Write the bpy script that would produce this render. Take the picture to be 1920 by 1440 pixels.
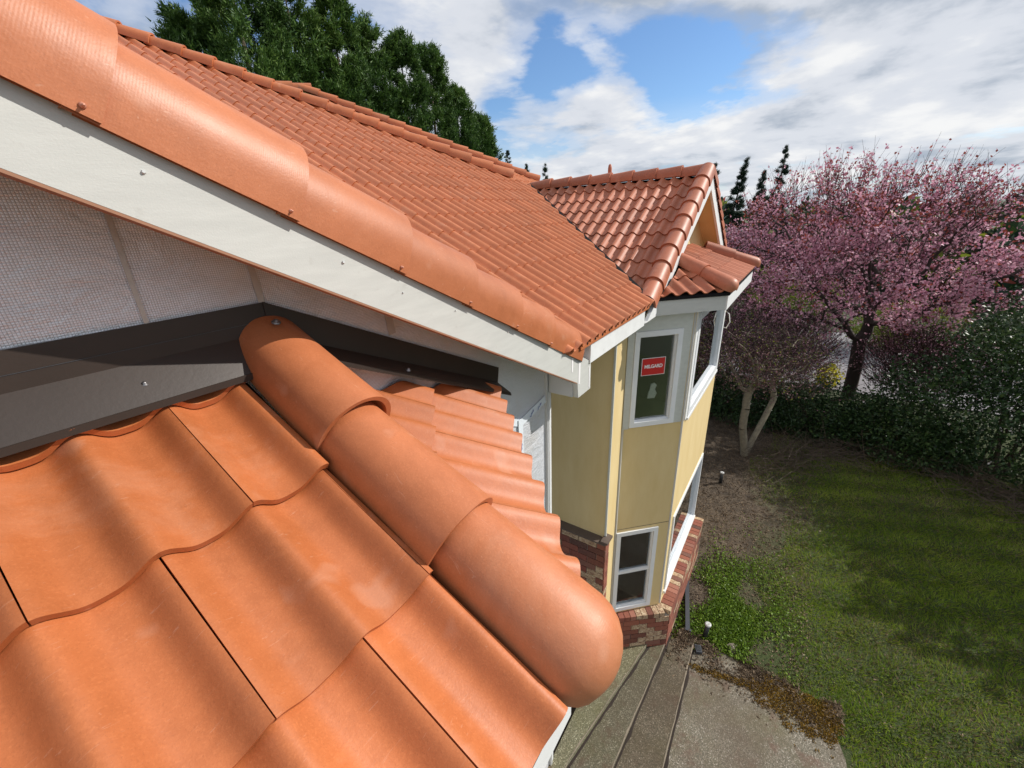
import bpy, bmesh, math, random
import numpy as np
from mathutils import Vector, Matrix
R = math.radians
random.seed(7); rng = np.random.default_rng(11)
scene = bpy.context.scene
for o in list(bpy.data.objects): bpy.data.objects.remove(o)
COL = scene.collection
EYE = 5.8                                   # height of the viewpoint above the garden

# ------------------------------------------------------------------ camera
RX = (0.56190, -0.82585, -0.04812)          # replaced below by exact basis
yaw, pit, rol = 0.613, 0.383, -0.044
cy, sy, cp, sp, cr, sr = math.cos(yaw), math.sin(yaw), math.cos(pit), math.sin(pit), math.cos(rol), math.sin(rol)
Ry = np.array([[cy, 0, sy], [0, 1, 0], [-sy, 0, cy]]); Rp = np.array([[1, 0, 0], [0, cp, -sp], [0, sp, cp]]); Rr = np.array([[cr, -sr, 0], [sr, cr, 0], [0, 0, 1]])
M = Rr @ Rp @ Ry
AX, AY, AZ = M @ np.array([0, 0, 1.]), M @ np.array([-1., 0, 0]), -(M @ np.array([0, 1., 0]))
right = Vector((AX[0], AY[0], AZ[0])); up = -Vector((AX[1], AY[1], AZ[1])); back = -Vector((AX[2], AY[2], AZ[2]))
cam = bpy.data.cameras.new('camera'); camo = bpy.data.objects.new('camera', cam); COL.objects.link(camo)
mw = Matrix((right, up, back)).transposed().to_4x4(); mw.translation = Vector((0, 0, EYE)); camo.matrix_world = mw
cam.sensor_width = 36; cam.lens = 775.0/1920*36; cam.clip_start = 0.05; cam.clip_end = 2000
scene.camera = camo

# ------------------------------------------------------------------ world, sun, exposure
SUN = Vector((0.95, -1.0, 1.0)).normalized()
sun_el = math.asin(SUN.z); sun_az = math.atan2(SUN.x, SUN.y)
world = bpy.data.worlds.new('World'); scene.world = world; world.use_nodes = True
nt = world.node_tree; nt.nodes.clear()
class NT:
    """tiny helper round a node tree"""
    def __init__(s, t): s.t = t
    def n(s, typ, ins=None, **kw):
        nd = s.t.nodes.new(typ)
        for k, v in kw.items(): setattr(nd, k, v)
        for k, v in (ins or {}).items():
            sk = nd.inputs[k]
            if hasattr(v, 'is_output') or isinstance(v, bpy.types.NodeSocket): s.t.links.new(v, sk)
            else: sk.default_value = v
        return nd
    def math(s, op, a, b=0.0, clamp=False):
        nd = s.n('ShaderNodeMath', {0: a, 1: b}, operation=op); nd.use_clamp = clamp; return nd.outputs[0]
    def vmath(s, op, a, b=(0, 0, 0)):
        nd = s.n('ShaderNodeVectorMath', {0: a, 1: b}, operation=op)
        return nd.outputs['Value'] if op in ('DOT_PRODUCT', 'LENGTH') else nd.outputs[0]
    def noise(s, vec, scale, detail=4, rough=0.5, dist=0.0):
        return s.n('ShaderNodeTexNoise', {'Vector': vec, 'Scale': scale, 'Detail': detail, 'Roughness': rough, 'Distortion': dist}).outputs['Fac']
    def ramp(s, fac, stops, interp='LINEAR'):
        nd = s.n('ShaderNodeValToRGB', {0: fac}); r = nd.color_ramp; r.interpolation = interp
        while len(r.elements) < len(stops): r.elements.new(0.5)
        for e, (p, c) in zip(r.elements, stops):
            e.position = p; e.color = (c, c, c, 1) if isinstance(c, (int, float)) else (*c, 1)
        return nd.outputs[0]
    def mix(s, fac, a, b, mode='MIX'):
        nd = s.n('ShaderNodeMix', data_type='RGBA', blend_type=mode)
        for k, v in ((0, fac), (6, a), (7, b)):
            if isinstance(v, bpy.types.NodeSocket): s.t.links.new(v, nd.inputs[k])
            elif k == 0: nd.inputs[k].default_value = v
            else: nd.inputs[k].default_value = (*v, 1) if len(v) == 3 else v
        return nd.outputs[2]
    def link(s, a, b): s.t.links.new(a, b)
W = NT(nt)
geo = W.n('ShaderNodeTexCoord').outputs['Generated']
sky = W.n('ShaderNodeTexSky', sky_type='NISHITA', sun_disc=False, sun_elevation=sun_el, sun_rotation=sun_az, air_density=1.0, dust_density=0.6, ozone_density=1.4)
sep = W.n('ShaderNodeSeparateXYZ', {0: geo})
zz = W.math('MAXIMUM', W.math('ADD', sep.outputs[2], 0.16), 0.03)
plane = W.n('ShaderNodeCombineXYZ', {0: W.math('DIVIDE', sep.outputs[0], zz), 1: W.math('DIVIDE', sep.outputs[1], zz), 2: 0.37}).outputs[0]
big = W.noise(plane, 0.95, 9, 0.57, 0.25)
fine = W.noise(W.vmath('ADD', plane, (3.1, 7.7, 1.3)), 2.1, 9, 0.55, 0.15)
cov = W.math('ADD', W.math('MULTIPLY', big, 1.35), W.math('MULTIPLY', fine, 0.62))
def blob(d, k, w):
    dt = W.math('MULTIPLY', W.math('SUBTRACT', W.vmath('DOT_PRODUCT', geo, d), 1.0), k)
    return W.math('MULTIPLY', W.math('EXPONENT', dt), w)
for d, k, w in (((.837, .493, .238), 350, -.36), ((.851, .442, .282), 300, -.30), ((.927, .292, .236), 200, -.34), ((.951, .188, .245), 180, -.28),
                ((.966, .072, .25), 260, -.31), ((.795, .575, .195), 900, -.30), ((.362, .882, .301), 9, -.20), ((.764, .577, .289), 60, .22), ((.976, -.039, .213), 60, .22), ((.915, .367, .168), 250, .2),
                ((.95, .23, .15), 120, .12)):
    cov = W.math('ADD', cov, blob(d, k, w))
covr = W.ramp(cov, [(0.0, 0.0), (0.69, 0.0), (0.81, 0.58), (0.95, 0.98)], 'EASE')
hz = W.ramp(sep.outputs[2], [(0.0, 1.0), (0.06, 0.75), (0.2, 0.0)])
covr = W.math('MAXIMUM', covr, W.math('MULTIPLY', hz, 0.75))
sh1 = W.noise(W.vmath('ADD', plane, (0.22, -0.25, 0.1)), 0.9, 6, 0.5, 0.2)
shade = W.math('ADD', W.math('MULTIPLY', W.math('SUBTRACT', sh1, big), 0.7), W.math('MULTIPLY', W.noise(plane, 1.5, 7, .55), 0.85))
cloudc = W.ramp(shade, [(0.25, (0.97, 0.97, 0.97)), (0.41, (0.76, 0.79, 0.85)), (0.58, (0.43, 0.49, 0.58))], 'EASE')
bg1 = W.n('ShaderNodeBackground', {'Color': W.mix(1.0, sky.outputs[0], (.70, .88, 1.08), 'MULTIPLY'), 'Strength': 0.14})
bg2 = W.n('ShaderNodeBackground', {'Color': cloudc, 'Strength': 0.96})
mx = W.n('ShaderNodeMixShader', {0: covr, 1: bg1.outputs[0], 2: bg2.outputs[0]})
W.link(mx.outputs[0], W.n('ShaderNodeOutputWorld').inputs[0])
world.cycles.sampling_method = 'MANUAL'; world.cycles.sample_map_resolution = 1024
sl = bpy.data.lights.new('sun', 'SUN'); sl.energy = 4.8; sl.angle = R(0.5); sl.color = (1.0, 0.955, 0.88)
so = bpy.data.objects.new('sun', sl); COL.objects.link(so); so.location = (0, 0, 30)
so.rotation_euler = SUN.to_track_quat('Z', 'Y').to_euler()
vs = scene.view_settings; vs.view_transform = 'Standard'; vs.look = 'None'; vs.gamma = 1; vs.use_curve_mapping = False; vs.exposure = 0.0
scene.cycles.max_bounces = 6; scene.cycles.transparent_max_bounces = 12

# ------------------------------------------------------------------ materials
def mat(name, build):
    m = bpy.data.materials.new(name); m.use_nodes = True; t = m.node_tree; t.nodes.clear(); h = NT(t)
    out = h.n('ShaderNodeOutputMaterial'); s = build(h); h.link(s, out.inputs[0]); return m
def pbsdf(h, col, rough=0.6, bump=None, metal=0.0, spec=0.5, **kw):
    ins = {'Base Color': col if isinstance(col, bpy.types.NodeSocket) else (*col, 1), 'Roughness': rough, 'Metallic': metal, 'Specular IOR Level': spec}
    if bump is not None: ins['Normal'] = bump
    ins.update(kw)
    return h.n('ShaderNodeBsdfPrincipled', ins).outputs[0]
def bump(h, height, strength, dist=0.01):
    return h.n('ShaderNodeBump', {'Height': height, 'Strength': strength, 'Distance': dist}).outputs[0]
def obj_co(h): return h.n('ShaderNodeTexCoord').outputs['Object']
def world_co(h): return h.n('ShaderNodeNewGeometry').outputs['Position']
def scaled(h, v, s): return h.vmath('MULTIPLY', v, s)

def tile_mat(name, base, ribs=0.0, rough=0.47, vr=.24):
    def b(h):
        co = obj_co(h); rnd = h.n('ShaderNodeObjectInfo').outputs['Random']
        sh = h.vmath('ADD', co, h.vmath('SCALE', (1, 1, 1)) if False else h.n('ShaderNodeCombineXYZ', {0: h.math('MULTIPLY', rnd, 37.0), 1: h.math('MULTIPLY', rnd, 91.0), 2: rnd}).outputs[0])
        n1 = h.noise(sh, 5, 5, .6, .6); n2 = h.noise(scaled(h, sh, (9, 14, 9)), 2.2, 5, .65, .8); n3 = h.noise(sh, 190, 3, .6)
        d = tuple(c*.80 for c in base); l = (min(base[0]*1.18, 1), base[1]*1.32, base[2]*1.5)
        c = h.mix(h.ramp(n1, [(.3, 0.), (.72, 1.)]), d, base); c = h.mix(h.math('MULTIPLY', h.ramp(n2, [(.42, 0.), (.75, 1.)]), .30), c, l)
        c = h.mix(h.math('MULTIPLY', h.ramp(n3, [(.52, 0.), (.72, 1.)]), .42), c, l); c = h.mix(h.math('MULTIPLY', h.ramp(h.noise(sh, 260, 3, .7), [(.54, 0.), (.72, 1.)]), .38), c, tuple(x*.55 for x in base))
        # pale scuffs and rubbed patches
        sc = h.noise(scaled(h, sh, (6, 45, 6)), 2.2, 2, .5, 2.5)
        c = h.mix(h.math('MULTIPLY', h.ramp(sc, [(.70, 0.), (.73, 1.), (.76, 0.)]), .30), c, (.68, .42, .30))
        pt = h.noise(sh, 9, 2, .4)
        c = h.mix(h.math('MULTIPLY', h.ramp(pt, [(.66, 0.), (.74, 1.)]), .22), c, (.62, .36, .25))
        v = h.math('ADD', h.math('MULTIPLY', rnd, vr), 1-vr/2)
        c = h.mix(1.0, c, h.n('ShaderNodeCombineXYZ', {0: v, 1: v, 2: v}).outputs[0], 'MULTIPLY')
        hgt = h.math('ADD', h.math('MULTIPLY', n3, .35), h.math('MULTIPLY', h.noise(sh, 45, 4, .6), .5))
        pore = h.n('ShaderNodeTexVoronoi', {'Vector': sh, 'Scale': 330.0}).outputs['Distance']; pm = h.ramp(h.noise(sh, 120, 2), [(.56, 0.), (.66, 1.)])
        c = h.mix(h.math('MULTIPLY', h.math('MULTIPLY', h.ramp(pore, [(.10, 1.), (.24, 0.)]), pm), .45), c, (.16, .055, .03))
        dl = h.noise(sh, 1.6, 6, .7, .5); c = h.mix(h.math('MULTIPLY', h.ramp(dl, [(.56, 0.), (.74, 1.)]), .28), c, (.60, .34, .22))
        nb = bump(h, hgt, .22, .004)
        if ribs:
            sx = h.n('ShaderNodeSeparateXYZ', {0: co}).outputs[0]
            rb = h.math('MULTIPLY', h.math('SINE', h.math('MULTIPLY', sx, 2*math.pi/0.0048)), h.ramp(h.noise(sh, 4, 2), [(.42, 0.), (.62, 1.)]))
            nb = h.n('ShaderNodeBump', {'Height': rb, 'Strength': ribs, 'Distance': .0012, 'Normal': nb}).outputs[0]
        ro = h.math('ADD', h.math('MULTIPLY', n1, .22), rough - .08)
        return pbsdf(h, c, ro, nb, spec=.5)
    return mat(name, b)
TB = (0.49, 0.145, 0.045)
M_TILE = tile_mat('terracotta_tile', TB); M_CAP = tile_mat('terracotta_barrel', (0.47, 0.148, 0.055), .045, .44)
M_TILE1 = tile_mat('terracotta_mid', (0.56, 0.185, 0.075), 0, .40, .14)
M_TILE2 = tile_mat('terracotta_far', (0.44, 0.140, 0.068), 0, .46); M_CAP2 = tile_mat('terracotta_barrel_far', (0.44, 0.140, 0.070), 0, .46)  # mid and far: same clay, tinted for how light falls on those slopes

def simple(name, col, rough=.6, var=.12, sc=8, bs=.1, bsc=60, metal=0, stretch=(1, 1, 1), spec=.5):
    def b(h):
        co = world_co(h); s = scaled(h, co, stretch)
        n = h.noise(s, sc, 5, .6)
        c = h.mix(n, tuple(x*(1-var) for x in col), tuple(min(1, x*(1+var)) for x in col))
        return pbsdf(h, c, rough, bump(h, h.noise(s, bsc, 4, .6), bs, .004), metal, spec)
    return mat(name, b)
def dirty_paint(name, col, stretch):
    def b(h):
        co = world_co(h)
        n = h.noise(scaled(h, co, stretch), 3, 6, .65); sp = h.noise(co, 26, 3, .5); st = h.noise(co, 1.1, 4, .6)
        c = h.mix(h.ramp(n, [(.35, 0.), (.7, 1.)]), tuple(x*.9 for x in col), col)
        c = h.mix(h.math('MULTIPLY', h.ramp(sp, [(.66, 0.), (.74, 1.)]), .18), c, (.35, .33, .29))
        c = h.mix(h.math('MULTIPLY', h.ramp(st, [(.5, 0.), (.75, 1.)]), .16), c, (.55, .52, .44))
        return pbsdf(h, c, .5, bump(h, h.math('ADD', h.noise(scaled(h, co, tuple(4*x for x in stretch)), 12, 5, .7), h.noise(co, 240, 2)), .12, .003))
    return mat(name, b)
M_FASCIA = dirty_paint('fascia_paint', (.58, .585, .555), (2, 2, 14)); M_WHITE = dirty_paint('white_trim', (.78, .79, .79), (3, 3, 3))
M_VINYL = simple('window_vinyl', (.76, .78, .80), .35, .04, 6, .03)
M_TRIMG = simple('trim_metal', (.50, .51, .51), .4, .08, 6, .04)
M_OLDTRIM = dirty_paint('old_trim', (.58, .60, .56), (5, 5, 12))
M_SOFFIT = simple('soffit', (.40, .36, .30), .7, .12, 5, .1)
M_UNDER = simple('underlayment', (.014, .013, .014), .85, .2, 20, .15, spec=.1)
M_FLASH = simple('flashing_metal', (.036, .025, .020), .42, .22, 6, .06, 90)
M_EDGE = simple('fascia_edge', (.34, .17, .10), .7, .1)
M_SCREW = simple('screw_steel', (.25, .24, .24), .35, .1, 30, .1, metal=.8)
M_COPPER = simple('nail_copper', (.60, .27, .18), .4, .1, 30, .1, metal=.3)
M_SIDING = None
def siding(h):
    co = world_co(h)
    n = h.noise(scaled(h, co, (3, 3, .8)), 2.2, 6, .6); g = h.noise(scaled(h, co, (70, 70, 3)), 2, 4, .6); s = h.noise(co, 14, 4, .6)
    c = h.mix(h.ramp(n, [(.3, 0.), (.7, 1.)]), (.68, .515, .245), (.74, .585, .31))
    c = h.mix(h.math('MULTIPLY', g, .22), c, (.48, .37, .17)); c = h.mix(h.math('MULTIPLY', h.ramp(s, [(.70, 0.), (.78, 1.)]), .12), c, (.40, .30, .16))
    return pbsdf(h, c, .72, bump(h, g, .12, .003))
M_SIDING = mat('yellow_sheathing', siding)
def foil(h):
    co = obj_co(h); x = h.n('ShaderNodeSeparateXYZ', {0: co})
    wob = h.noise(co, 3.5, 3, .5); w2 = h.math('MULTIPLY', wob, 5.0)
    a = h.math('SINE', h.math('ADD', h.math('MULTIPLY', x.outputs[0], math.pi/.0056), w2)); b_ = h.math('SINE', h.math('ADD', h.math('MULTIPLY', x.outputs[2], math.pi/.0056), w2))
    grid = h.math('MINIMUM', h.math('ABSOLUTE', a), h.math('ABSOLUTE', b_))
    wr = h.noise(scaled(h, co, (1, 1, 2.2)), 7, 6, .65, 1.2)
    c = h.mix(h.ramp(grid, [(.05, 0.), (.42, 1.)]), (.40, .40, .42), (.88, .91, .97))
    c = h.mix(h.math('MULTIPLY', h.ramp(h.noise(co, 3, 4, .6), [(.5, 0.), (.8, 1.)]), .5), c, (.62, .50, .38))
    bm = h.n('ShaderNodeBump', {'Height': wr, 'Strength': .55, 'Distance': .02}).outputs[0]
    bm = h.n('ShaderNodeBump', {'Height': grid, 'Strength': .30, 'Distance': .004, 'Normal': bm}).outputs[0]
    return pbsdf(h, c, .42, bm, .35)
M_FOIL = mat('foil_insulation', foil)
M_TAPE = simple('white_tape', (.70, .75, .80), .4, .06, 10, .1); M_INK = simple('blue_ink', (.05, .10, .38), .5, .1)
M_TAPEF = simple('foil_tape', (.55, .50, .46), .4, .2, 30, .4, 60, metal=.3)
M_SILL = simple('brown_ledge', (.115, .085, .07), .6, .25, 9, .15)
M_MORTAR = simple('mortar', (.34, .31, .27), .9, .15, 30, .4, 120)
def brick_mat(name, lite):
    def b(h):
        co = world_co(h); rnd = h.n('ShaderNodeObjectInfo').outputs['Random']
        c = h.ramp(rnd, [(0., (.135, .050, .034)), (.25, (.23, .075, .047)), (.5, (.29, .098, .060)), (.74, (.21, .062, .044)), (.9, (.085, .045, .036)), (1., (.32, .13, .09))]) if not lite else h.ramp(h.noise(scaled(h, co, (18, 18, 26)), 1.6, 5, .7, 1.0), [(.34, (.10, .06, .045)), (.45, (.33, .20, .12)), (.58, (.52, .41, .27)), (.75, (.62, .54, .40))])
        n = h.noise(co, 60, 5, .65)
        c = h.mix(h.math('MULTIPLY', h.ramp(n, [(.5, 0.), (.75, 1.)]), .35), c, (.36, .20, .14))
        return pbsdf(h, c, .85, bump(h, n, .5, .006))
    return mat(name, b)
M_BRICK, M_BRICKL = brick_mat('red_brick', False), brick_mat('mottled_brick', True)
def pane(h):
    gl = h.n('ShaderNodeBsdfGlossy', {'Color': (.9, .93, .95, 1), 'Roughness': .015}).outputs[0]
    tr = h.n('ShaderNodeBsdfTransparent', {'Color': (.94, .95, .94, 1)}).outputs[0]
    f = h.n('ShaderNodeFresnel', {'IOR': 1.52}).outputs[0]; f = h.math('ADD', h.math('MULTIPLY', f, 1.5), .02, True)
    return h.n('ShaderNodeMixShader', {0: f, 1: tr, 2: gl}).outputs[0]
M_PANE = mat('window_glass', pane)
M_ROOM = simple('dark_room', (.06, .05, .045), .8, .2, 3, 0)
M_RED = simple('sticker_red', (.55, .022, .020), .45, .05, 5, .02); M_STW = simple('sticker_white', (.82, .80, .80), .5, .03, 5, .02)
M_PAPER = simple('crumpled_paper', (.70, .72, .62), .8, .12, 12, .5, 30)
M_BLACK = simple('black_plastic', (.02, .022, .025), .45, .2, 20, .1); M_LAMPW = simple('lamp_white', (.50, .50, .49), .4, .05)
M_DPIPE = simple('dark_grey_metal', (.055, .060, .070), .4, .12, 12, .08)
def concrete(h, tint=(1, 1, 1), dirt=.75):
    co = world_co(h)
    v = h.n('ShaderNodeTexVoronoi', {'Vector': co, 'Scale': 95.0}); peb = v.outputs['Color']; d = v.outputs['Distance']
    g = h.n('ShaderNodeSeparateColor', {0: peb}).outputs[0]
    c = h.ramp(g, [(0., (.10, .085, .065)), (.3, (.165, .145, .11)), (.65, (.23, .20, .155)), (.90, (.27, .24, .195)), (1., (.50, .45, .39))])
    c = h.mix(h.ramp(d, [(.45, 0.), (.75, 1.)]), c, (.10, .095, .07))
    st = h.noise(co, 2.1, 6, .62); c = h.mix(h.math('MULTIPLY', h.ramp(st, [(.45, 0.), (.68, 1.)]), .55), c, (.115, .10, .045))
    st2 = h.noise(h.vmath('ADD', co, (4, 9, 1)), 3.4, 6, .66); c = h.mix(h.math('MULTIPLY', h.ramp(st2, [(.54, 0.), (.66, 1.)]), .6), c, (.13, .07, .05))
    dt = h.noise(co, .9, 6, .7); c = h.mix(h.math('MULTIPLY', h.ramp(dt, [(.42, 0.), (.66, 1.)]), dirt), c, (.095, .068, .045)); c = h.mix(1.0, c, tint, 'MULTIPLY')
    return pbsdf(h, c, .9, bump(h, d, -.7, .006))
M_CONC = mat('exposed_aggregate', concrete); M_CONC1 = mat('aggregate_mossy', lambda h: concrete(h, (.98, 1.04, .84), .25)); M_CONC2 = mat('aggregate_dark', lambda h: concrete(h, (.74, .75, .66), .6)); M_CONC3 = mat('aggregate_dark_brown', lambda h: concrete(h, (.66, .61, .54), .7))  # one tint per step, the last a darker brown
M_NOSE_LIT = simple('sunlit_step_nosing', (.235, .195, .145), .9, .4, 30, .5, 90); M_RISERFOOT = simple('dark_riser_foot', (.032, .022, .017), .95, .4, 20, .5)
def soil(h):
    co = world_co(h)
    n = h.noise(co, .55, 6, .62, .3); m = h.noise(co, 5, 6, .68); f = h.noise(co, 42, 5, .7)
    c = h.ramp(m, [(.3, (.038, .028, .019)), (.5, (.085, .062, .042)), (.7, (.15, .115, .08))])
    g = h.ramp(f, [(.3, (.020, .034, .008)), (.5, (.045, .068, .014)), (.66, (.085, .085, .035)), (.8, (.12, .10, .06))])
    sp = h.n('ShaderNodeSeparateXYZ', {0: co})
    # soil next to the house and under the trees, turf further out on the garden side
    x = h.math('MULTIPLY', h.math('SUBTRACT', sp.outputs[1], .15), .75)
    k = h.math('ADD', h.math('MULTIPLY', h.math('SUBTRACT', n, .5), 2.6), h.math('MULTIPLY', x, -1.0))
    k = h.math('ADD', k, h.math('MULTIPLY', h.math('SUBTRACT', m, .5), 1.3))
    c = h.mix(h.ramp(k, [(.10, 0.), (.85, 1.)]), c, g)
    c = h.mix(h.math('MULTIPLY', h.ramp(h.noise(co, 85, 3, .6), [(.66, 0.), (.72, 1.)]), .7), c, (.34, .27, .18))
    return pbsdf(h, c, .95, bump(h, h.math('ADD', m, f), .9, .03))
M_SOIL = mat('garden_soil', soil)
M_FAR = simple('far_ground', (.05, .06, .03), .95, .4, .2, .2)
M_GRAVEL = simple('gravel', (.24, .23, .245), .95, .2, 9, .4, 60)
def leaf_mat(name, stops, rough=.5, trans=.25, big=.5, spec=.3):
    def b(h):
        isl = h.n('ShaderNodeNewGeometry').outputs['Random Per Island']; co = world_co(h)
        n = h.noise(co, big, 3, .5)
        f = h.math('ADD', h.math('MULTIPLY', isl, .62), h.math('MULTIPLY', h.ramp(n, [(.3, 0.), (.7, 1.)]), .38))
        c = h.ramp(f, stops)
        p = pbsdf(h, c, rough, None, 0, spec)
        t = h.n('ShaderNodeBsdfTranslucent', {'Color': c}).outputs[0]
        return h.n('ShaderNodeMixShader', {0: trans, 1: p, 2: t}).outputs[0]
    return mat(name, b)
M_CONIF = leaf_mat('cypress_leaf', [(0., (.016, .045, .011)), (.45, (.052, .115, .022)), (.8, (.115, .20, .038)), (1., (.19, .27, .06))], .55, .22, .35)
M_FIR = leaf_mat('fir_leaf', [(0., (.010, .026, .018)), (.6, (.024, .050, .030)), (1., (.050, .080, .040))], .6, .15)
M_CHER = leaf_mat('cherry_blossom', [(0., (.38, .14, .21)), (.25, (.58, .26, .36)), (.6, (.77, .43, .54)), (.85, (.86, .58, .66)), (1., (.92, .74, .78))], .6, .35, .45)
M_CHER2 = leaf_mat('young_red_leaf', [(0., (.16, .035, .028)), (.6, (.36, .085, .062)), (1., (.50, .18, .13))], .5, .35, .5)
M_LAUREL = leaf_mat('laurel_leaf', [(0., (.010, .024, .009)), (.5, (.026, .060, .018)), (.85, (.068, .115, .032)), (1., (.15, .19, .07))], .42, .12, .6, .35)
M_OLIVE = leaf_mat('yellow_green_leaf', [(0., (.07, .10, .014)), (.6, (.19, .24, .03)), (1., (.36, .38, .05))], .5, .35, .6)
M_FORSY = leaf_mat('yellow_flower', [(0., (.35, .32, .02)), (1., (.72, .66, .03))], .5, .3)
M_CAMEL = leaf_mat('pale_flower', [(0., (.55, .50, .46)), (1., (.82, .78, .76))], .6, .3)
M_TWIGP = leaf_mat('budding_twig', [(0., (.10, .05, .06)), (.6, (.22, .11, .13)), (1., (.34, .20, .20))], .7, .1)
M_GRASS = leaf_mat('grass_blade', [(0., (.070, .135, .012)), (.45, (.165, .26, .020)), (.8, (.29, .36, .04)), (1., (.44, .42, .12))], .6, .3, .9)
M_STRAW = leaf_mat('straw_blade', [(0., (.09, .085, .03)), (.6, (.20, .17, .075)), (1., (.36, .30, .16))], .7, .25, .9)
M_WEED = leaf_mat('weed_leaf', [(0., (.06, .115, .012)), (.6, (.15, .25, .026)), (1., (.28, .36, .06))], .5, .3, 1.2)
M_LITTER = leaf_mat('leaf_litter', [(0., (.055, .038, .025)), (.5, (.135, .095, .060)), (.85, (.23, .165, .105)), (1., (.44, .36, .26))], .8, .05)
M_MOSS = leaf_mat('moss', [(0., (.075, .048, .007)), (.55, (.20, .115, .014)), (.9, (.30, .18, .026)), (1., (.46, .34, .15))], .95, .05, 3)
M_BARK = simple('dark_bark', (.060, .046, .040), .9, .35, 12, .8, 40, stretch=(1, 1, .3)); M_TWIG = simple('twig_bark', (.075, .048, .045), .9, .3, 12, .3)
M_LICHEN = simple('lichen_bark', (.22, .19, .135), .9, .5, 14, .8, 30); M_BRUSH = simple('cut_brush', (.125, .095, .070), .9, .5, 9, .5); M_BROWN = simple('brown_bark', (.07, .05, .035), .9, .3, 10, .6)

# ------------------------------------------------------------------ mesh helpers
class MB:
    def __init__(s): s.v = []; s.f = []; s.m = []
    def add(s, vs_, fs, mi=0):
        b = len(s.v); s.v += [tuple(map(float, p)) for p in vs_]; s.f += [tuple(b+i for i in f) for f in fs]; s.m += [mi]*len(fs); return s
    def box(s, x0, x1, y0, y1, z0, z1, mi=0):
        return s.add([(x0, y0, z0), (x1, y0, z0), (x1, y1, z0), (x0, y1, z0), (x0, y0, z1), (x1, y0, z1), (x1, y1, z1), (x0, y1, z1)],
                     [(0, 3, 2, 1), (4, 5, 6, 7), (0, 1, 5, 4), (1, 2, 6, 5), (2, 3, 7, 6), (3, 0, 4, 7)], mi)
    def prism(s, poly, d, mi=0):
        """poly: planar 3D ring, extruded along vector d"""
        n = len(poly); a = [Vector(p) for p in poly]; b = [p+Vector(d) for p in a]
        nrm = Vector((0, 0, 0))
        for i in range(n): nrm += a[i].cross(a[(i+1) % n])
        if nrm.dot(Vector(d)) > 0: a.reverse(); b.reverse()
        return s.add([tuple(p) for p in a+b], [tuple(range(n)), tuple(range(2*n-1, n-1, -1))]+[(i, i+n, (i+1) % n+n, (i+1) % n) for i in range(n)], mi)
    def tube(s, pts, rad, k=8, mi=0, cap=True):
        pts = [Vector(p) for p in pts]; rad = rad if hasattr(rad, '__len__') else [rad]*len(pts); rings = []
        for i, p in enumerate(pts):
            d = (pts[min(i+1, len(pts)-1)]-pts[max(i-1, 0)]).normalized(); u = d.orthogonal().normalized(); w = d.cross(u)
            rings.append([p+(u*math.cos(2*math.pi*j/k)+w*math.sin(2*math.pi*j/k))*rad[i] for j in range(k)])
        fs = [(i*k+j, i*k+(j+1) % k, (i+1)*k+(j+1) % k, (i+1)*k+j) for i in range(len(pts)-1) for j in range(k)]
        if cap: fs += [tuple(range(k))[::-1], tuple((len(pts)-1)*k+j for j in range(k))]
        return s.add([tuple(p) for r in rings for p in r], fs, mi)
    def mesh(s, name, mats, smooth=False):
        me = bpy.data.meshes.new(name); me.from_pydata(s.v, [], s.f)
        for m_ in (mats if isinstance(mats, (list, tuple)) else [mats]): me.materials.append(m_)
        if any(s.m): me.polygons.foreach_set('material_index', s.m)
        if smooth: me.polygons.foreach_set('use_smooth', [True]*len(s.f))
        me.update(); return me
def link(name, me, parent=None, mw=None):
    o = bpy.data.objects.new(name, me); COL.objects.link(o)
    if parent is not None: o.parent = parent
    if mw is not None: o.matrix_basis = mw
    return o
def tag(o, label=None, cat=None, group=None, kind=None):
    if label: o['label'] = label
    if cat: o['category'] = cat
    if group: o['group'] = group
    if kind: o['kind'] = kind
    return o
def big_mesh(name, verts, nq, mats, k=4, mi=None, smooth=False):
    """verts: (n*k,3) array of separate k-gons"""
    verts = np.asarray(verts, np.float32); n = len(verts)//k
    me = bpy.data.meshes.new(name); me.vertices.add(n*k); me.vertices.foreach_set('co', verts.ravel())
    me.loops.add(n*k); me.loops.foreach_set('vertex_index', np.arange(n*k, dtype=np.int32))
    me.polygons.add(n); me.polygons.foreach_set('loop_start', np.arange(0, n*k, k, dtype=np.int32)); me.polygons.foreach_set('loop_total', np.full(n, k, np.int32))
    for m_ in mats: me.materials.append(m_)
    if mi is not None: me.polygons.foreach_set('material_index', np.asarray(mi, np.int32))
    me.update(calc_edges=True); me.validate(); return me

# ------------------------------------------------------------------ ground and setting
gm = MB(); gm.add([(-600, -600, -.06), (900, -600, -.06), (900, 600, -.06), (-600, 600, -.06)], [(0, 1, 2, 3)])
tag(link('ground', gm.mesh('ground', M_FAR)), kind='structure')
def grid_sheet(name, x0, x1, y0, y1, n, m, hfun, material, smooth=True):
    xs = np.linspace(x0, x1, n); ys = np.linspace(y0, y1, m); X, Y = np.meshgrid(xs, ys); Z = hfun(X, Y)
    v = np.stack([X, Y, Z], -1).reshape(-1, 3).tolist()
    f = [(j*n+i, j*n+i+1, (j+1)*n+i+1, (j+1)*n+i) for j in range(m-1) for i in range(n-1)]
    b = MB(); b.v = v; b.f = f; b.m = [0]*len(f); return b.mesh(name, material, smooth)
def bumps(X, Y): return .022*np.sin(X*1.7+.6*np.sin(Y*2.1))*np.cos(Y*1.9+.4)+.012*np.sin(X*5.3+Y*3.1)*np.cos(Y*4.7-X*2.2)-.012
tag(link('lawn', grid_sheet('lawn', -4, 15.5, -12, 9, 160, 170, bumps, M_SOIL)), kind='structure')
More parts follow.
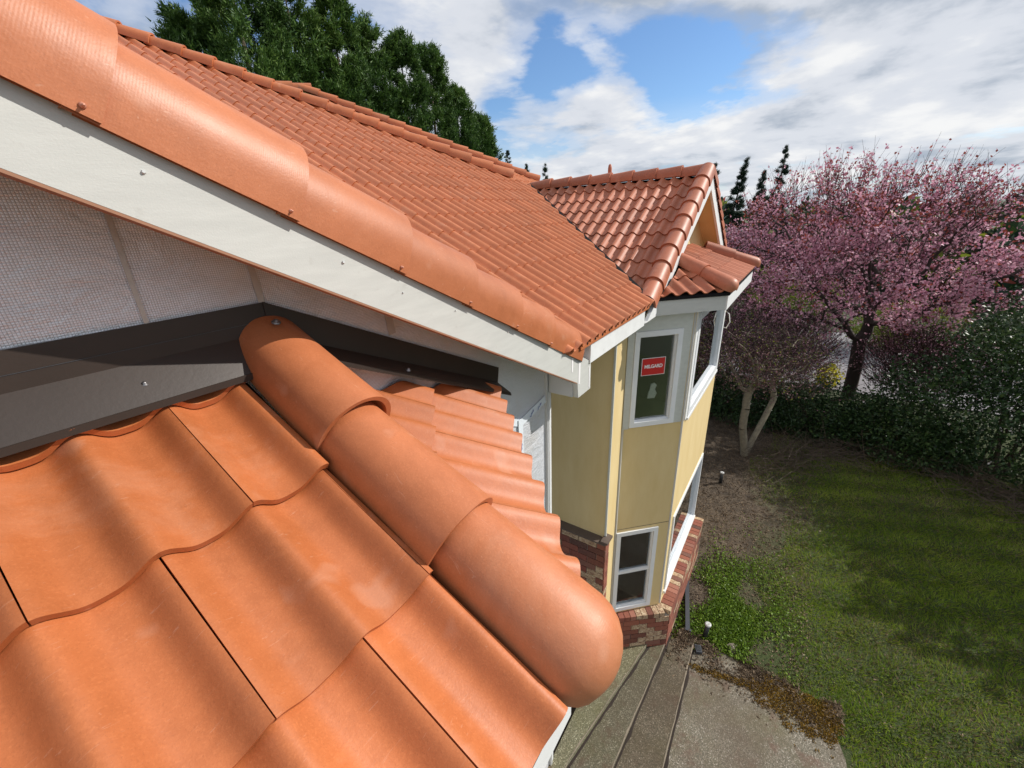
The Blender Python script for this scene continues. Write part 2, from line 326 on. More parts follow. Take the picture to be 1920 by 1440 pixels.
rd = MB(); rd.add([(16.6, -14, -.03), (25, -14, -.03), (25, 9, -.03), (16.6, 9, -.03)], [(0, 1, 2, 3)])
tag(link('gravel_drive', rd.mesh('gravel_drive', M_GRAVEL)), kind='structure')
# patio slab with a rounded corner, and two steps up to the porch
pt = MB(); ring = [(-3, .60), (4.66, .60), (4.80, .05), (4.79, -.45), (4.74, -.85), (4.62, -1.12), (4.44, -1.29), (4.2, -1.37), (3.9, -1.40), (-3, -1.42)]
pt.prism([(x, y, -.09) for x, y in ring], (0, 0, .115)); tag(link('patio', pt.mesh('patio', M_CONC)), kind='structure')
def step(name, ring_, top, front, m_):
    b = MB(); b.prism([(x, y, -.1) for x, y in ring_], (0, 0, top+.1))
    for p, q in zip(front, front[1:]):
        p, q = Vector((*p, 0)), Vector((*q, 0)); nn = Vector((-(q-p).y, (q-p).x, 0)).normalized(); nn = nn if nn.y > 0 else -nn
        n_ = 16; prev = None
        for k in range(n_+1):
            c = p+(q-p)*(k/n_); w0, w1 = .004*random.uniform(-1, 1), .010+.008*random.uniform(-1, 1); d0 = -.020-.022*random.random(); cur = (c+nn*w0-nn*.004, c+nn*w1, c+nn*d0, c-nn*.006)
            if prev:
                b.add([(v.x, v.y, top+.004) for v in (prev[0], cur[0], cur[1], prev[1])], [(0, 1, 2, 3)], 1)  # nosing strip, its pale colour painting the sunlight along the step edge
                b.add([(v.x, v.y, top-.056) for v in (prev[2], cur[2], cur[3], prev[3])], [(0, 1, 2, 3)], 2)  # uneven dark band along the foot of the riser
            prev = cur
    tag(link(name, b.mesh(name, [m_, M_NOSE_LIT, M_RISERFOOT])), kind='structure')
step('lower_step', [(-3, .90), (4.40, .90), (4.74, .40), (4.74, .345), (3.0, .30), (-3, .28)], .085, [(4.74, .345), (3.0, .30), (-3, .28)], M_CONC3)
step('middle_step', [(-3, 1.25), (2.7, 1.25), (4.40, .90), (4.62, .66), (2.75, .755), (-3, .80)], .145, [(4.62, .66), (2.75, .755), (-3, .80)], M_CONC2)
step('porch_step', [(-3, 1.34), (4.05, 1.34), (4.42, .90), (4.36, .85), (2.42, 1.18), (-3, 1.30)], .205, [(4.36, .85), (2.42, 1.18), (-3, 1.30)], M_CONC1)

# ------------------------------------------------------------------ the house
HX, HY = 3.0, 3.0
house = bpy.data.objects.new('house', None); COL.objects.link(house); house.location = (HX, HY, 0)
tag(house, 'yellow house under renovation with orange barrel tile roofs and a two storey brick footed bay', 'house')
LOC = Matrix.Translation((-HX, -HY, EYE))
def part(name, me, label=None):
    o = link(name, me, house, LOC)
    if label: o['label'] = label
    return o
def piece(name, me, parent, mw=None, label=None):
    o = link(name, me, parent, mw)
    if label: o['label'] = label
    return o

class Frame:
    def __init__(s, o, u, v):
        s.o = Vector(o); s.u = Vector(u).normalized(); s.v = Vector(v).normalized(); s.n = s.u.cross(s.v)
    def at(s, a, b, c=0): return s.o+s.u*a+s.v*b+s.n*c
    def mat(s, a, b, c=0):
        m_ = Matrix((s.u, s.v, s.n)).transposed().to_4x4(); m_.translation = s.at(a, b, c); return m_
    def ab(s, p): d = Vector(p)-s.o; return d.dot(s.u), d.dot(s.v)

def tile_geo(w, e, seg, lap=.05, amp=.26, th=.075, waves=2, gap=.0012, pw=1.25):
    """S-profile tile: crest on both side joints; returns verts, faces (top, butt, sides)"""
    Wd = w*waves; A = w*amp; T = w*th; n = seg*waves; L = e+lap; xs = [gap+(Wd-2*gap)*i/n for i in range(n+1)]
    prof = [A*max(0.0, .5+.5*math.cos(2*math.pi*x/w))**pw for x in xs]
    ys = [0, .35*e, L]; vs_ = []; fs = []; N = n+1
    for y in ys: vs_ += [(x, y, p+T*1.25*(1-y/e)) for x, p in zip(xs, prof)]
    vs_ += [(x, .002, p+T*1.25-T) for x, p in zip(xs, prof)]; vs_ += [(x, L, p+T*1.25*(1-L/e)-T) for x, p in zip(xs, prof)]
    for r in range(2): fs += [(r*N+i, r*N+i+1, (r+1)*N+i+1, (r+1)*N+i) for i in range(n)]
    fs += [(3*N+i, 3*N+i+1, i+1, i) for i in range(n)]
    fs += [(3*N+i+1, 3*N+i, 4*N+i, 4*N+i+1) for i in range(n)]
    fs += [(3*N, 0, N, 2*N, 4*N), (N-1, 3*N+N-1, 4*N+N-1, 2*N+N-1, N+N-1)]
    return vs_, fs, n
def hard(vs_, fs, nsm):
    vs_ = list(vs_); out = list(fs[:nsm])
    for f in fs[nsm:]:
        b0 = len(vs_); vs_ += [vs_[i] for i in f]; out.append(tuple(range(b0, b0+len(f))))
    return vs_, out
def tile_mesh(name, w, e, seg, m_, **k):
    vs_, fs, n = tile_geo(w, e, seg, **k); vs_, fs = hard(vs_, fs, 2*n); b = MB().add(vs_, fs); me = b.mesh(name, m_)
    me.polygons.foreach_set('use_smooth', [i < 2*n for i in range(len(fs))]); return me
def clip_mesh(me, planes):
    """planes: list of (co, no) in mesh space; geometry on the +no side is removed"""
    bm = bmesh.new(); bm.from_mesh(me)
    for co, no in planes:
        r_ = bmesh.ops.bisect_plane(bm, geom=bm.verts[:]+bm.edges[:]+bm.faces[:], plane_co=co, plane_no=no, clear_outer=True)
        if not bm.faces: bm.free(); return None
    m2 = me.copy(); bm.to_mesh(m2); bm.free(); return m2
COUNT = [0]
def lay_tiles(roof, F, w, e, rows, urange, half, me, u0=0.0, stagger=.5, waves=2, limit=None, stuff=None, v0=0.0, jit=.0015):
    """half: list of (a,b,nx,ny): keep points where (p-(a,b)).(nx,ny)<=0 ; limit(a,b)->True keeps a tile of its own"""
    Wd = w*waves; rest = MB()
    for k in rows:
        b = v0+k*e; off = u0+(stagger*Wd if k % 2 else 0)
        i0 = math.floor((urange[0]-off)/Wd); i1 = math.ceil((urange[1]-off)/Wd)
        for i in range(i0, i1):
            a = off+i*Wd; cs = [(a, b), (a+Wd, b), (a+Wd, b+e*1.02), (a, b+e*1.02)]; planes = []; dead = False
            for (ha, hb, nx, ny) in half:
                dd = [(p[0]-ha)*nx+(p[1]-hb)*ny for p in cs]
                if min(dd) > -.012: dead = True; break
                if max(dd) > 1e-4 or ny*.06+max(dd) > 1e-4: planes.append(((ha-a, hb-b, 0), (nx, ny, 0)))
            if dead: continue
            m_ = clip_mesh(me, planes) if planes else me
            if m_ is None or len(m_.vertices) < 4: continue
            j = random.uniform(-jit, jit); mw_ = F.mat(a, b, j*.6+.001) @ Matrix.Rotation(random.uniform(-1, 1)*jit*1.5, 4, 'Z')
            if limit is None or limit(a+Wd/2, b+e/2):
                piece('roof_tile', m_, roof, mw_); COUNT[0] += 1
            elif stuff:
                rest.add([tuple(mw_ @ v.co) for v in m_.vertices], [tuple(p.vertices) for p in m_.polygons])
    if stuff and rest.v:
        o = piece(stuff, rest.mesh(stuff, me.materials[0], True), roof); o['kind'] = 'stuff'
def deck(name, F, poly, th=.10, m_=None, drop=.004, label=None):
    b = MB().prism([F.at(a, c, -drop) for a, c in poly], F.n*(-th)); return part(name, b.mesh(name, m_ or M_UNDER), label)

def barrel(L, hw, ht, skirt=.02, s0=.93, s1=1.0, th=.012, seg=18, dome=0.0, over=0.0, side=1.0):
    """half-barrel cap along +X (upper end x=-over, lower lip x=L); section in YZ, open below"""
    sec = [(-hw, -skirt)]+[(hw*-math.cos(math.pi*i/seg), ht*max(0.0, math.sin(math.pi*i/seg))**.92) for i in range(seg+1)]+[(hw, -skirt)]
    N = len(sec); rings = [(-over, s0), (L*.5, (s0+s1)/2), (L, s1)]; vs_ = []; fs = []
    if dome: rings += [(L+dome*math.sin(t), s1*math.cos(t)) for t in [R(x) for x in (15, 30, 45, 58, 70, 80, 88)]]
    for x, s in rings:
        for (y, z) in sec:
            sy = s if x > L+1e-6 else 1-(1-s)*side
            vs_.append((x, y*sy, z*s if z > 0 else z*(1 if s > .5 else s*2)))
    for r_ in range(len(rings)-1): fs += [(r_*N+i, (r_+1)*N+i, (r_+1)*N+i+1, r_*N+i+1) for i in range(N-1)]
    nsm = len(fs); b0 = len(vs_)
    xl = L+dome if dome else L
    for x, s in ((xl-.001 if not dome else L*.98, s1), (-over, s0)):
        k = max(.1, 1-th/hw); 
        for (y, z) in sec: vs_.append((x, y*(1-(1-s)*side)*k, (z*s-th) if z > 0 else z))
    if not dome: fs += [(2*N+i, b0+i, b0+i+1, 2*N+i+1) for i in range(N-1)]
    fs += [(b0+i, b0+N+i, b0+N+i+1, b0+i+1) for i in range(N-1)]
    fs += [(i+1, b0+N+i+1, b0+N+i, i) for i in range(N-1)]
    return vs_, fs, nsm
def barrel_mesh(name, m_, *a, **k):
    vs_, fs, nsm = barrel(*a, **k); vs_, fs = hard(vs_, fs, nsm); me = MB().add(vs_, fs).mesh(name, m_)
    me.polygons.foreach_set('use_smooth', [i < nsm for i in range(len(fs))]); return me
def dirmat(o, x, upv):
    x = Vector(x).normalized(); z = Vector(upv); z = (z-x*z.dot(x)).normalized(); y = z.cross(x)
    m_ = Matrix((x, y, z)).transposed().to_4x4(); m_.translation = Vector(o); return m_
def lay_caps(name, roof, p0, d, upv, n, e, me, tilt=.012, jit=.003):
    d = Vector(d).normalized(); upv = Vector(upv).normalized()
    for i in range(n):
        m_ = dirmat(Vector(p0)+d*(e*i)+upv*random.uniform(0, jit), d+upv*tilt+Vector((random.uniform(-1, 1), random.uniform(-1, 1), 0))*jit*.8, upv)
        piece(name, me, roof, m_)

# --- porch roof: front face and 45 degree face, with the near hip of big barrel tiles
S5 = 1/math.sqrt(1.25)
P1 = Frame((0.474, .262, -.43-.5*1.078), (1, 0, 0), (0, 1, .5)); ep = .343*math.sqrt(1.25); wp = .1725
porch = deck('porch_roof', P1, [(-2.2, .02), (.03, .02), (.03, 1.22), (-2.2, 1.22)], label='low porch roof nearest the eye')
mt = tile_mesh('roof_tile', wp, ep, 20, M_TILE, amp=.27, th=.115, pw=1.7)
lay_tiles(porch, P1, wp, ep, range(0, 4), (-2.0, .0), [(0.0, 0, 1, 0), (0, 1.20, 0, 1)], mt, u0=.29-.478, limit=lambda a, b: a > -1.35, stuff='roof_tiles_beyond', jit=.0025)
P2 = Frame((.585, .205, -.905), (1, 1, 0), (-.7071, .7071, .5))
p2 = deck('porch_side_roof', P2, [(.10, .03), (1.62, .03), (1.62, .5), (1.0, .62), (.8, .62)], label='porch roof face turned towards the bay')
wq, eq = .178, .385
mt2 = tile_mesh('roof_tile', wq, eq, 16, M_TILE)
c_, d_ = P2.ab((0.62, .25, -.9)), P2.ab((0.62, 1.34, -.45)); hx, hy = d_[0]-c_[0], d_[1]-c_[1]; hl = math.hypot(hx, hy)
wa, wb = P2.ab((.62, 1.335, -.53)), P2.ab((1.75, 1.335, -.93)); wx, wy = wb[0]-wa[0], wb[1]-wa[1]; wl = math.hypot(wx, wy)
lay_tiles(p2, P2, wq, eq, range(0, 3), (-.2, 1.8), [(c_[0], c_[1], -hy/hl, hx/hl), (wa[0], wa[1], -wy/wl, wx/wl)], mt2, u0=.06, jit=.002)
capn = dict(hw=.122, ht=.125, skirt=.03, th=.013, seg=26)
cm = barrel_mesh('hip_tile', M_CAP, .395, over=.06, s0=.85, **capn); cdome = barrel_mesh('hip_tile_end', M_CAP, .325, dome=.115, s0=.87, over=.07, **capn)
CX = .593; cap_o = Vector((.612, 1.325, -.365)); cap_d = Vector((0, -1, -.475)).normalized(); cup = Vector((.10, -.43, .9))
for i, (y, me) in enumerate(((1.325, cm), (.955, cm), (.585, cdome))):
    piece('hip_tile', me, porch, dirmat(Vector((CX+(.008, .0, .008)[i], y, -.402-.5*(1.34-y)+(.040, .018, .012)[i])), cap_d+Vector((0, 0, (-.035, -.004, 0)[i])), cup))
# eave boards of the porch
b = MB(); b.box(-1.7, .615, .292, .318, -1.20, -1.02); b.box(-1.7, .60, .318, 1.33, -1.195, -1.185, 1)
part('fascia_board', b.mesh('fascia_board', [M_WHITE, M_SOFFIT]), 'white board under the porch eave')
b = MB(); b.prism([(.615, .30, -1.19), (.615, .30, -1.0), (1.66, 1.335, -1.0), (1.66, 1.335, -1.19)], (-.02, .02, 0)); part('fascia_board', b.mesh('fascia_board', M_WHITE))
b = MB(); b.box(-1.7, .30, .70, .78, -5.5, -1.18); b.prism([(.30, .70, -5.5), (1.0, 1.335, -5.5), (.9, 1.335, -5.5), (.30, .78, -5.5)], (0, 0, 4.3)); part('porch_wall', b.mesh('porch_wall', M_SIDING))
# drip edge strip, dark
b = MB(); b.box(-1.7, .56, .262, .30, -.995, -.975); part('drip_edge', b.mesh('drip_edge', M_UNDER))

# --- gable wall covered in foil, flashings
GW = 1.34
b = MB(); b.prism([(-1.7, GW, -5.75), (2.30, GW, -5.75), (2.30, GW, -.985), (-.2, GW, .325), (-1.7, GW, -.46)], (0, .12, 0))
wall = part('foil_wall', b.mesh('foil_wall', M_FOIL), 'gable wall wrapped in silver foil insulation')
def strip(pts, w, m_, name, y=-.004, th=.003):
    b = MB()
    for p, q in zip(pts, pts[1:]):
        p, q = Vector((p[0], 0, p[1])), Vector((q[0], 0, q[1])); t = (q-p).normalized(); nn = Vector((-t.z, 0, t.x))*w/2
        b.prism([(a.x, GW+y, a.z) for a in (p-nn, q-nn, q+nn, p+nn)], (0, -th, 0))
    return piece(name, b.mesh(name, m_), wall)
strip([(1.72, -1.115), (1.964, -1.225)], .052, M_TAPE, 'sealing_tape'); strip([(1.95, -1.235), (2.29, -1.185)], .055, M_TAPE, 'sealing_tape', -.0075); strip([(1.966, -1.20), (1.962, -1.57)], .05, M_TAPE, 'sealing_tape', -.011)
for k, (x, z, a) in enumerate(((1.86, -1.17, .3), (2.10, -1.215, .6), (1.964, -1.40, 1.4), (2.2, -1.2, .5))):
    sq = [(x+math.cos(a)*(i-3)*.009-.006*math.sin(i*2.1+k), z+math.sin(a)*(i-3)*.009+.010*math.cos(i*2.4+k)) for i in range(7)]; strip(sq, .004, M_INK, 'ink_mark', -.0155, .001)
strip([(.326, .14), (.322, -.10), (.322, -.215)], .010, M_TAPEF, 'foil_seam', -.003, .003)
strip([(.600, -.10), (.605, -.21)], .018, M_TAPEF, 'foil_seam', -.003, .002); strip([(1.06, -.30), (1.07, -.42)], .035, M_TAPEF, 'foil_seam', -.003, .002)
b = MB(); b.box(2.295, 2.33, GW-.022, GW+.13, -5.7, -.97); b.box(2.33, 2.365, GW-.012, GW+.13, -5.7, -.97, 1); b.box(2.312, 2.318, GW-.026, GW-.0225, -5.7, -.97, 1)
part('corner_trim', b.mesh('corner_trim', [M_TRIMG, M_WHITE]), 'pale metal corner trim beside the foil')
ff = MB(); y1, y0 = GW-.006, GW-.002
ff.prism([(-1.7, y0, -.32), (.612, y0, -.32), (.612, y0, -.207), (-1.7, y0, -.222)], (0, -.006, 0))
ff.prism([(-1.7, y1, -.296), (.615, y1, -.296), (.60, 1.262, -.392), (-1.7, 1.262, -.392)], (0, .004, .006)); ff.box(-1.7, .595, 1.259, 1.264, -.404, -.386)
fl = part('flashing', ff.mesh('flashing', M_FLASH), 'dark brown wall flashing on the left of the hip')
b = MB(); b.prism([(.05, GW-.009, -.262), (.606, GW-.009, -.262), (.606, GW-.009, -.2608), (.05, GW-.009, -.2608)], (0, -.0004, 0)); piece('scribe_line', b.mesh('scribe_line', M_DPIPE), fl)
fr = MB(); fr.prism([(.604, y0-.006, -.31), (1.745, y0-.006, -.885), (1.765, y0-.006, -.785), (.604, y0-.006, -.205)], (0, -.004, 0))
fr.prism([(.62, y1-.004, -.318), (1.74, y1-.004, -.868), (1.755, 1.245, -.925), (.72, 1.235, -.412)], (0, 0, .006))
fr.prism([(.72, 1.235, -.412), (1.755, 1.245, -.925), (1.755, 1.245, -.937), (.72, 1.235, -.424)], (0, -.003, 0))
fr2 = part('flashing', fr.mesh('flashing', M_FLASH), 'dark brown wall flashing running down right of the hip')
def screw(parent, p, nrm, r=.009, m_=M_SCREW):
    b = MB(); d = Vector(nrm).normalized(); b.tube([Vector(p), Vector(p)+d*.003, Vector(p)+d*.004, Vector(p)+d*.010], [r*1.5, r*1.5, r*.8, r*.7], 8)
    piece('screw', b.mesh('screw', m_, True), parent)
screw(fl, (.266, 1.300, -.348), (0, -.5, .85), .0055); screw(fr2, (1.06, 1.26, -.56), (0, -.4, .85), .008); screw(fr2, (1.66, 1.26, -.855), (0, -.4, .85), .008)
screw(porch, (.60, 1.27, -.262), (0, -.4, .9), .009); screw(porch, (.497, 1.00, -.555), (-.9, -.2, .3), .006, M_COPPER); screw(porch, (.497, .66, -.735), (-.9, -.2, .3), .006, M_COPPER)

# --- big gable whose rake runs past the eye: fascia, barrel rake tiles, slope behind
gs = .524; rk = lambda x: .3475-gs*x                  # underside of the rake tiles
gr = Frame((2.32, 1.16, rk(2.32)+.03), (0, 1, 0), (-1, 0, gs))
gpoly = [(0, 0), (.0, 2.95), (2.9, 2.95), (2.9, 0)]
gable = part('gable_roof', MB().prism([(2.42, 1.12, rk(2.42)+.0), (-.2, 1.12, rk(-.2)), (-.2, 3.35, rk(-.2)), (.05, 3.35, rk(.05)), (2.10, 1.24, rk(2.1))], (0, 0, .05)).mesh('gable_roof', M_UNDER), 'front gable slope behind the rake tiles')
part('gable_roof', MB().prism([(-.2, 1.12, rk(-.2)), (-2.2, 1.12, rk(1.8)), (-2.2, 6.5, rk(1.8)), (-.2, 6.5, rk(-.2))], (0, 0, .05)).mesh('gable_roof', M_UNDER), 'far slope of the front gable')
gmesh = tile_mesh('roof_tile', .15, .30, 8, M_TILE)
ga, gb = gr.ab((2.08, 1.20, rk(2.08))), gr.ab((-.1, 3.30, rk(-.1))); gx, gy = gb[0]-ga[0], gb[1]-ga[1]; gl = math.hypot(gx, gy)
lay_tiles(gable, gr, .15, .30, range(0, 10), (.1, 2.3), [(.10, 0, -1, 0), (ga[0], ga[1], gy/gl, -gx/gl), (0, 2.8, 0, 1)], gmesh, limit=lambda a, b: False, stuff='gable_tiles')
er = .3285*math.sqrt(1+gs*gs)
rcm = barrel_mesh('rake_tile', M_CAP, er+.02, .130, .165, skirt=.055, s0=.82, th=.015, seg=26, over=.03, side=.35); rend = barrel_mesh('rake_tile_end', M_CAP, er*1.22, .126, .155, skirt=.055, s0=.89, th=.012, seg=26, dome=.11)
rd_ = Vector((1, 0, -gs)).normalized(); rup = Vector((gs, 0, 1)).normalized()
for k in range(-4, 7):
    x = .307+.3285*(k-1); me = rcm
    if k == 6: me = rend
    o_ = piece('rake_tile', me, gable, dirmat((x, 1.208, rk(x)+.052), rd_-rup*-.010+Vector((0, random.uniform(-1, 1)*.004, 0)), rup))
    if k < 6: screw(gable, (x+.305, 1.079, rk(x+.305)+.010), (0, -1, 0), .0035, M_COPPER)
fz = lambda x: .172-.524*x
b = MB(); b.prism([(-.25, 1.1, fz(-.25)+.02), (2.315, 1.1, fz(2.315)+.01), (2.333, 1.1, -1.145), (2.525, 1.1, -1.145), (2.522, 1.1, rk(2.522)+.03), (-.25, 1.1, rk(-.25)+.03)], (0, .035, 0))
rakeb = part('rake_fascia', b.mesh('rake_fascia', M_FASCIA), 'long white rake board under the big barrel tiles')
b = MB(); b.prism([(-.25, 1.098, fz(-.25)+.019), (2.31, 1.098, fz(2.31)+.009), (2.31, 1.098, fz(2.31)+.004), (-.25, 1.098, fz(-.25)+.012)], (0, .036, 0)); piece('board_edge', b.mesh('board_edge', M_EDGE), rakeb)
b = MB(); b.prism([(-.25, 1.1, fz(2.06)+.03), (-2.2, 1.1, fz(4.0)), (-2.2, 1.1, rk(1.8)+.02), (-.25, 1.1, rk(-.25)+.02)], (0, .035, 0)); part('rake_fascia', b.mesh('rake_fascia', M_FASCIA), 'rake board on the far side of the gable')
b = MB(); b.prism([(-.25, 1.135, fz(-.25)+.06), (2.30, 1.135, fz(2.30)+.06), (2.30, GW, fz(2.30)+.06), (-.25, GW, fz(-.25)+.06)], (0, 0, .012)); part('soffit', b.mesh('soffit', M_SOFFIT))
b = MB(); b.box(2.312, 2.5, 1.135, GW, -1.14, -.98); part('eave_return', b.mesh('eave_return', M_TRIMG), 'boxed eave end beside the foil wall')
for (x, z, r_) in ((.345, .111, .005), (.746, -.10, .006), (1.2, -.33, .004), (1.55, -.5, .004), (.95, -.22, .004)):
    b = MB(); b.tube([(x, 1.101, z), (x, 1.096, z+.001)], [r_, r_*.6], 7); piece('nail', b.mesh('nail', M_TRIMG), rakeb)
for x, wz, zz_ in ((2.235, .022, .12), (2.34, .03, .2), (2.50, .016, .2)):
    zt = rk(x)-.012; b = MB(); b.prism([(x-wz/2, 1.0995, zt-zz_*.75), (x+wz/3, 1.0995, zt-zz_*.8), (x+wz/2, 1.0995, zt), (x-wz/2, 1.0995, zt)], (0, -.0012, 0)); piece('caulk_patch', b.mesh('caulk_patch', M_STW), rakeb)

# --- main roof field
tr = .509; R1 = Frame((0, 1.075, -.775+tr*(1.075-1.1)), (1, 0, 0), (0, 1, tr)); kr = math.sqrt(1+tr*tr); e1 = .262*kr; w1 = .1245
zR1 = lambda y: -.775+tr*(y-1.1)
hipA, hipB = (2.0, 6.62), (5.33, 3.40)                      # plan points of the hip, 45 degrees
valT, valB = (5.42, 3.40), (3.78, 1.10)
def uv(x, y): return R1.ab((x, y, zR1(y)))
def half2(F, p, q, keep):
    """half plane through plan-ab points p,q, dropping the side away from keep"""
    nx, ny = q[1]-p[1], -(q[0]-p[0]); l = math.hypot(nx, ny); nx, ny = nx/l, ny/l
    if (keep[0]-p[0])*nx+(keep[1]-p[1])*ny > 0: nx, ny = -nx, -ny
    return (p[0], p[1], nx, ny)
main = part('main_roof', MB().prism([(2.1, 1.14, zR1(1.14)), (3.80, 1.14, zR1(1.14)), (5.40, 3.42, zR1(3.42)), (2.0, 6.75, zR1(6.75)), (-.2, 6.75, zR1(6.75)), (-.2, 3.4, zR1(3.4))], (0, 0, -.06)).mesh('main_roof', M_UNDER), 'wide orange tiled slope above the eave')
m1 = tile_mesh('roof_tile', w1, e1, 14, M_TILE1, lap=.03, amp=.36, th=.05, pw=1.1)
kp = uv(3.0, 2.5)
halves = [half2(R1, uv(*hipA), uv(*hipB), kp), half2(R1, uv(*valT), uv(*valB), kp), half2(R1, uv(.0, 3.26), uv(2.10, 1.10), kp)]
lay_tiles(main, R1, w1, e1, range(0, 22), (-.3, 5.6), halves, m1, u0=.03, limit=lambda a, b: a > 2.28, stuff='main_roof_tiles', jit=.0016)
# bird stop strip, dark discs painting the shade of small holes below the barrels
b = MB(); b.prism([(2.3, 1.072, -.800), (3.70, 1.072, -.800), (3.70, 1.074, -.768), (2.3, 1.074, -.768)], (0, .01, 0)); part('eave_closure', b.mesh('eave_closure', M_TILE), 'orange closure strip under the lowest tiles')
b = MB()
for i in range(14):
    x = .03+w1*(18+i)
    if 2.3 < x < 3.66: b.tube([(x, 1.0705, -.779), (x, 1.09, -.775)], .0105, 8)
part('eave_hole_discs', b.mesh('eave_hole_discs', M_UNDER), 'dark discs painted as the shade inside the barrel ends')['kind'] = 'stuff'
b = MB(); b.box(2.49, 3.64, 1.09, 1.115, -.945, -.80); part('fascia_board', b.mesh('fascia_board', M_WHITE), 'white eave board under the main roof')
part('eave_return', MB().box(2.49, 2.60, 1.116, 1.25, -.95, -.79).mesh('eave_return', M_WHITE))
b = MB(); b.box(2.42, 3.7, 1.083, 1.14, -.802, -.790); part('drip_edge', b.mesh('drip_edge', M_TRIMG))
b = MB(); b.box(2.5, 3.62, 1.115, 2.2, -.96, -.945); part('soffit', b.mesh('soffit', M_SOFFIT))
# side face beyond the hip (slopes to +X), upper roof behind it
z0h = zR1(3.40)
b = MB(); zs = lambda x: z0h-tr*(x-5.33)
b.prism([(2.0, 6.62, zs(2.0)), (5.33, 3.40, zs(5.33)), (6.0, 3.95, zs(6.0)), (2.65, 7.25, zs(2.65))], (0, 0, -.05)); part('side_roof', b.mesh('side_roof', M_UNDER), 'side slope behind the near hip')
U4 = -1.92; R4 = Frame((0, 3.5, U4+tr*3.5-.05), (1, 0, 0), (0, 1, tr))
b = MB(); z4 = lambda y: U4+tr*y-.05
b.prism([(1.6, 8.45, z4(8.45)), (6.5, 3.5, z4(3.5)), (9.9, 3.5, z4(3.5)), (9.9, 4.10, z4(4.10)), (5.62, 8.62, z4(8.62)), (1.6, 8.62, z4(8.62))], (0, 0, -.06)); upper = part('upper_roof', b.mesh('upper_roof', M_UNDER), 'rear roof strip between the two hips')
m4 = tile_mesh('roof_tile', w1*1.1, e1*1.05, 8, M_TILE1, lap=.03)
hp, hq = (5.62, 8.62), (8.90, 5.12)
def uv4(x, y): return R4.ab((x, y, z4(y)))
lay_tiles(upper, R4, w1*1.1, e1*1.05, range(0, 17), (2, 9.5), [half2(R4, uv4(*hp), uv4(*hq), uv4(6, 5)), half2(R4, uv4(1.9, 8.1), uv4(6.0, 4.0), uv4(8, 5))], m4, limit=lambda a, b: False, stuff='upper_roof_tiles')
eh = .295; hd = Vector((3.33, -3.22, zR1(3.40)-zR1(6.62))); hn = int(hd.length/eh)
hcm = barrel_mesh('hip_tile', M_CAP, eh+.02, .083, .085, skirt=.03, s0=.76, th=.016, seg=12, over=.03)
lay_caps('hip_tile', main, (2.0, 6.62, zR1(6.62)+.055), hd, (0, 0, 1), hn, eh, hcm, .035)
h4 = Vector((hq[0]-hp[0], hq[1]-hp[1], z4(hq[1])-z4(hp[1]))); n4 = int(h4.length/.33)
hc4 = barrel_mesh('hip_tile', M_CAP, .35, .092, .095, skirt=.03, s0=.76, th=.016, seg=10, over=.03)
lay_caps('hip_tile', upper, (hp[0], hp[1], z4(hp[1])+.05), h4, (0, 0, 1), n4, .33, hc4, .035)
b = MB().prism([(4.6, 8.62, z4(8.62)), (5.62, 8.62, z4(8.62)), (8.9, 5.12, z4(5.12)), (9.2, 6.2, z4(5.0)), (5.0, 9.6, z4(8.2))], (0, 0, -.05)); part('rear_roof', b.mesh('rear_roof', M_UNDER), 'rear slope behind the far hip')
lay_caps('ridge_tile', upper, (4.62, 9.16, z4(8.62)+.06), (1.05, -.55, -.01), (0, 0, 1), 4, .33, hc4, .012)

# --- cross gable over the bay
t2 = .6; k2 = math.sqrt(1+t2*t2); RX2 = 5.95; zR2 = lambda x: .375-t2*abs(RX2-x)
R2 = Frame((RX2-2.10, 3.7, zR2(RX2-2.10)), (0, -1, 0), (1, 0, t2)); e2 = .211*k2; w2 = .1430
cross = part('cross_gable_roof', MB().prism([(RX2, 1.16, zR2(RX2)), (RX2, 3.62, zR2(RX2)), (5.46, 3.45, zR2(5.46)), (3.86, 1.16, zR2(3.86))], (0, 0, -.05)).mesh('cross_gable_roof', M_UNDER), 'steep cross gable roof over the bay, near slope')
part('cross_gable_roof', MB().prism([(RX2, 1.16, zR2(RX2)), (RX2, 5.2, zR2(RX2)), (8.0, 5.2, zR2(8.0)), (8.0, 1.16, zR2(8.0))], (0, 0, -.04)).mesh('cross_gable_roof', M_TILE2), 'steep cross gable roof over the bay, far slope')
m2 = tile_mesh('roof_tile', w2, e2, 12, M_TILE2, lap=.03, amp=.29)
def uv2(x, y): return R2.ab((x, y, zR2(x)))
lay_tiles(cross, R2, w2, e2, range(0, 10), (-.1, 2.7), [half2(R2, uv2(5.50, 3.42), uv2(3.93, 1.20), uv2(5.9, 1.5)), half2(R2, uv2(5, 1.20), uv2(5.5, 1.20), uv2(5.5, 2.5)), half2(R2, uv2(5.90, 1.2), uv2(5.90, 2.2), uv2(5, 1.8)), half2(R2, uv2(5.5, 3.58), uv2(5.9, 3.58), uv2(5.5, 2.5))], m2, u0=.02, jit=.0012)
er2 = .307
rc2 = barrel_mesh('ridge_tile', M_CAP2, er2+.015, .082, .090, skirt=.035, s0=.78, th=.018, seg=14, over=.03)
lay_caps('ridge_tile', cross, (RX2, 3.62, zR2(RX2)+.035), (0, -1, 0), (0, 0, 1), 8, er2, rc2, .03)
erk = .262; rk2 = barrel_mesh('rake_tile', M_CAP2, erk+.015, .098, .105, skirt=.05, s0=.84, th=.020, seg=16, over=.03)
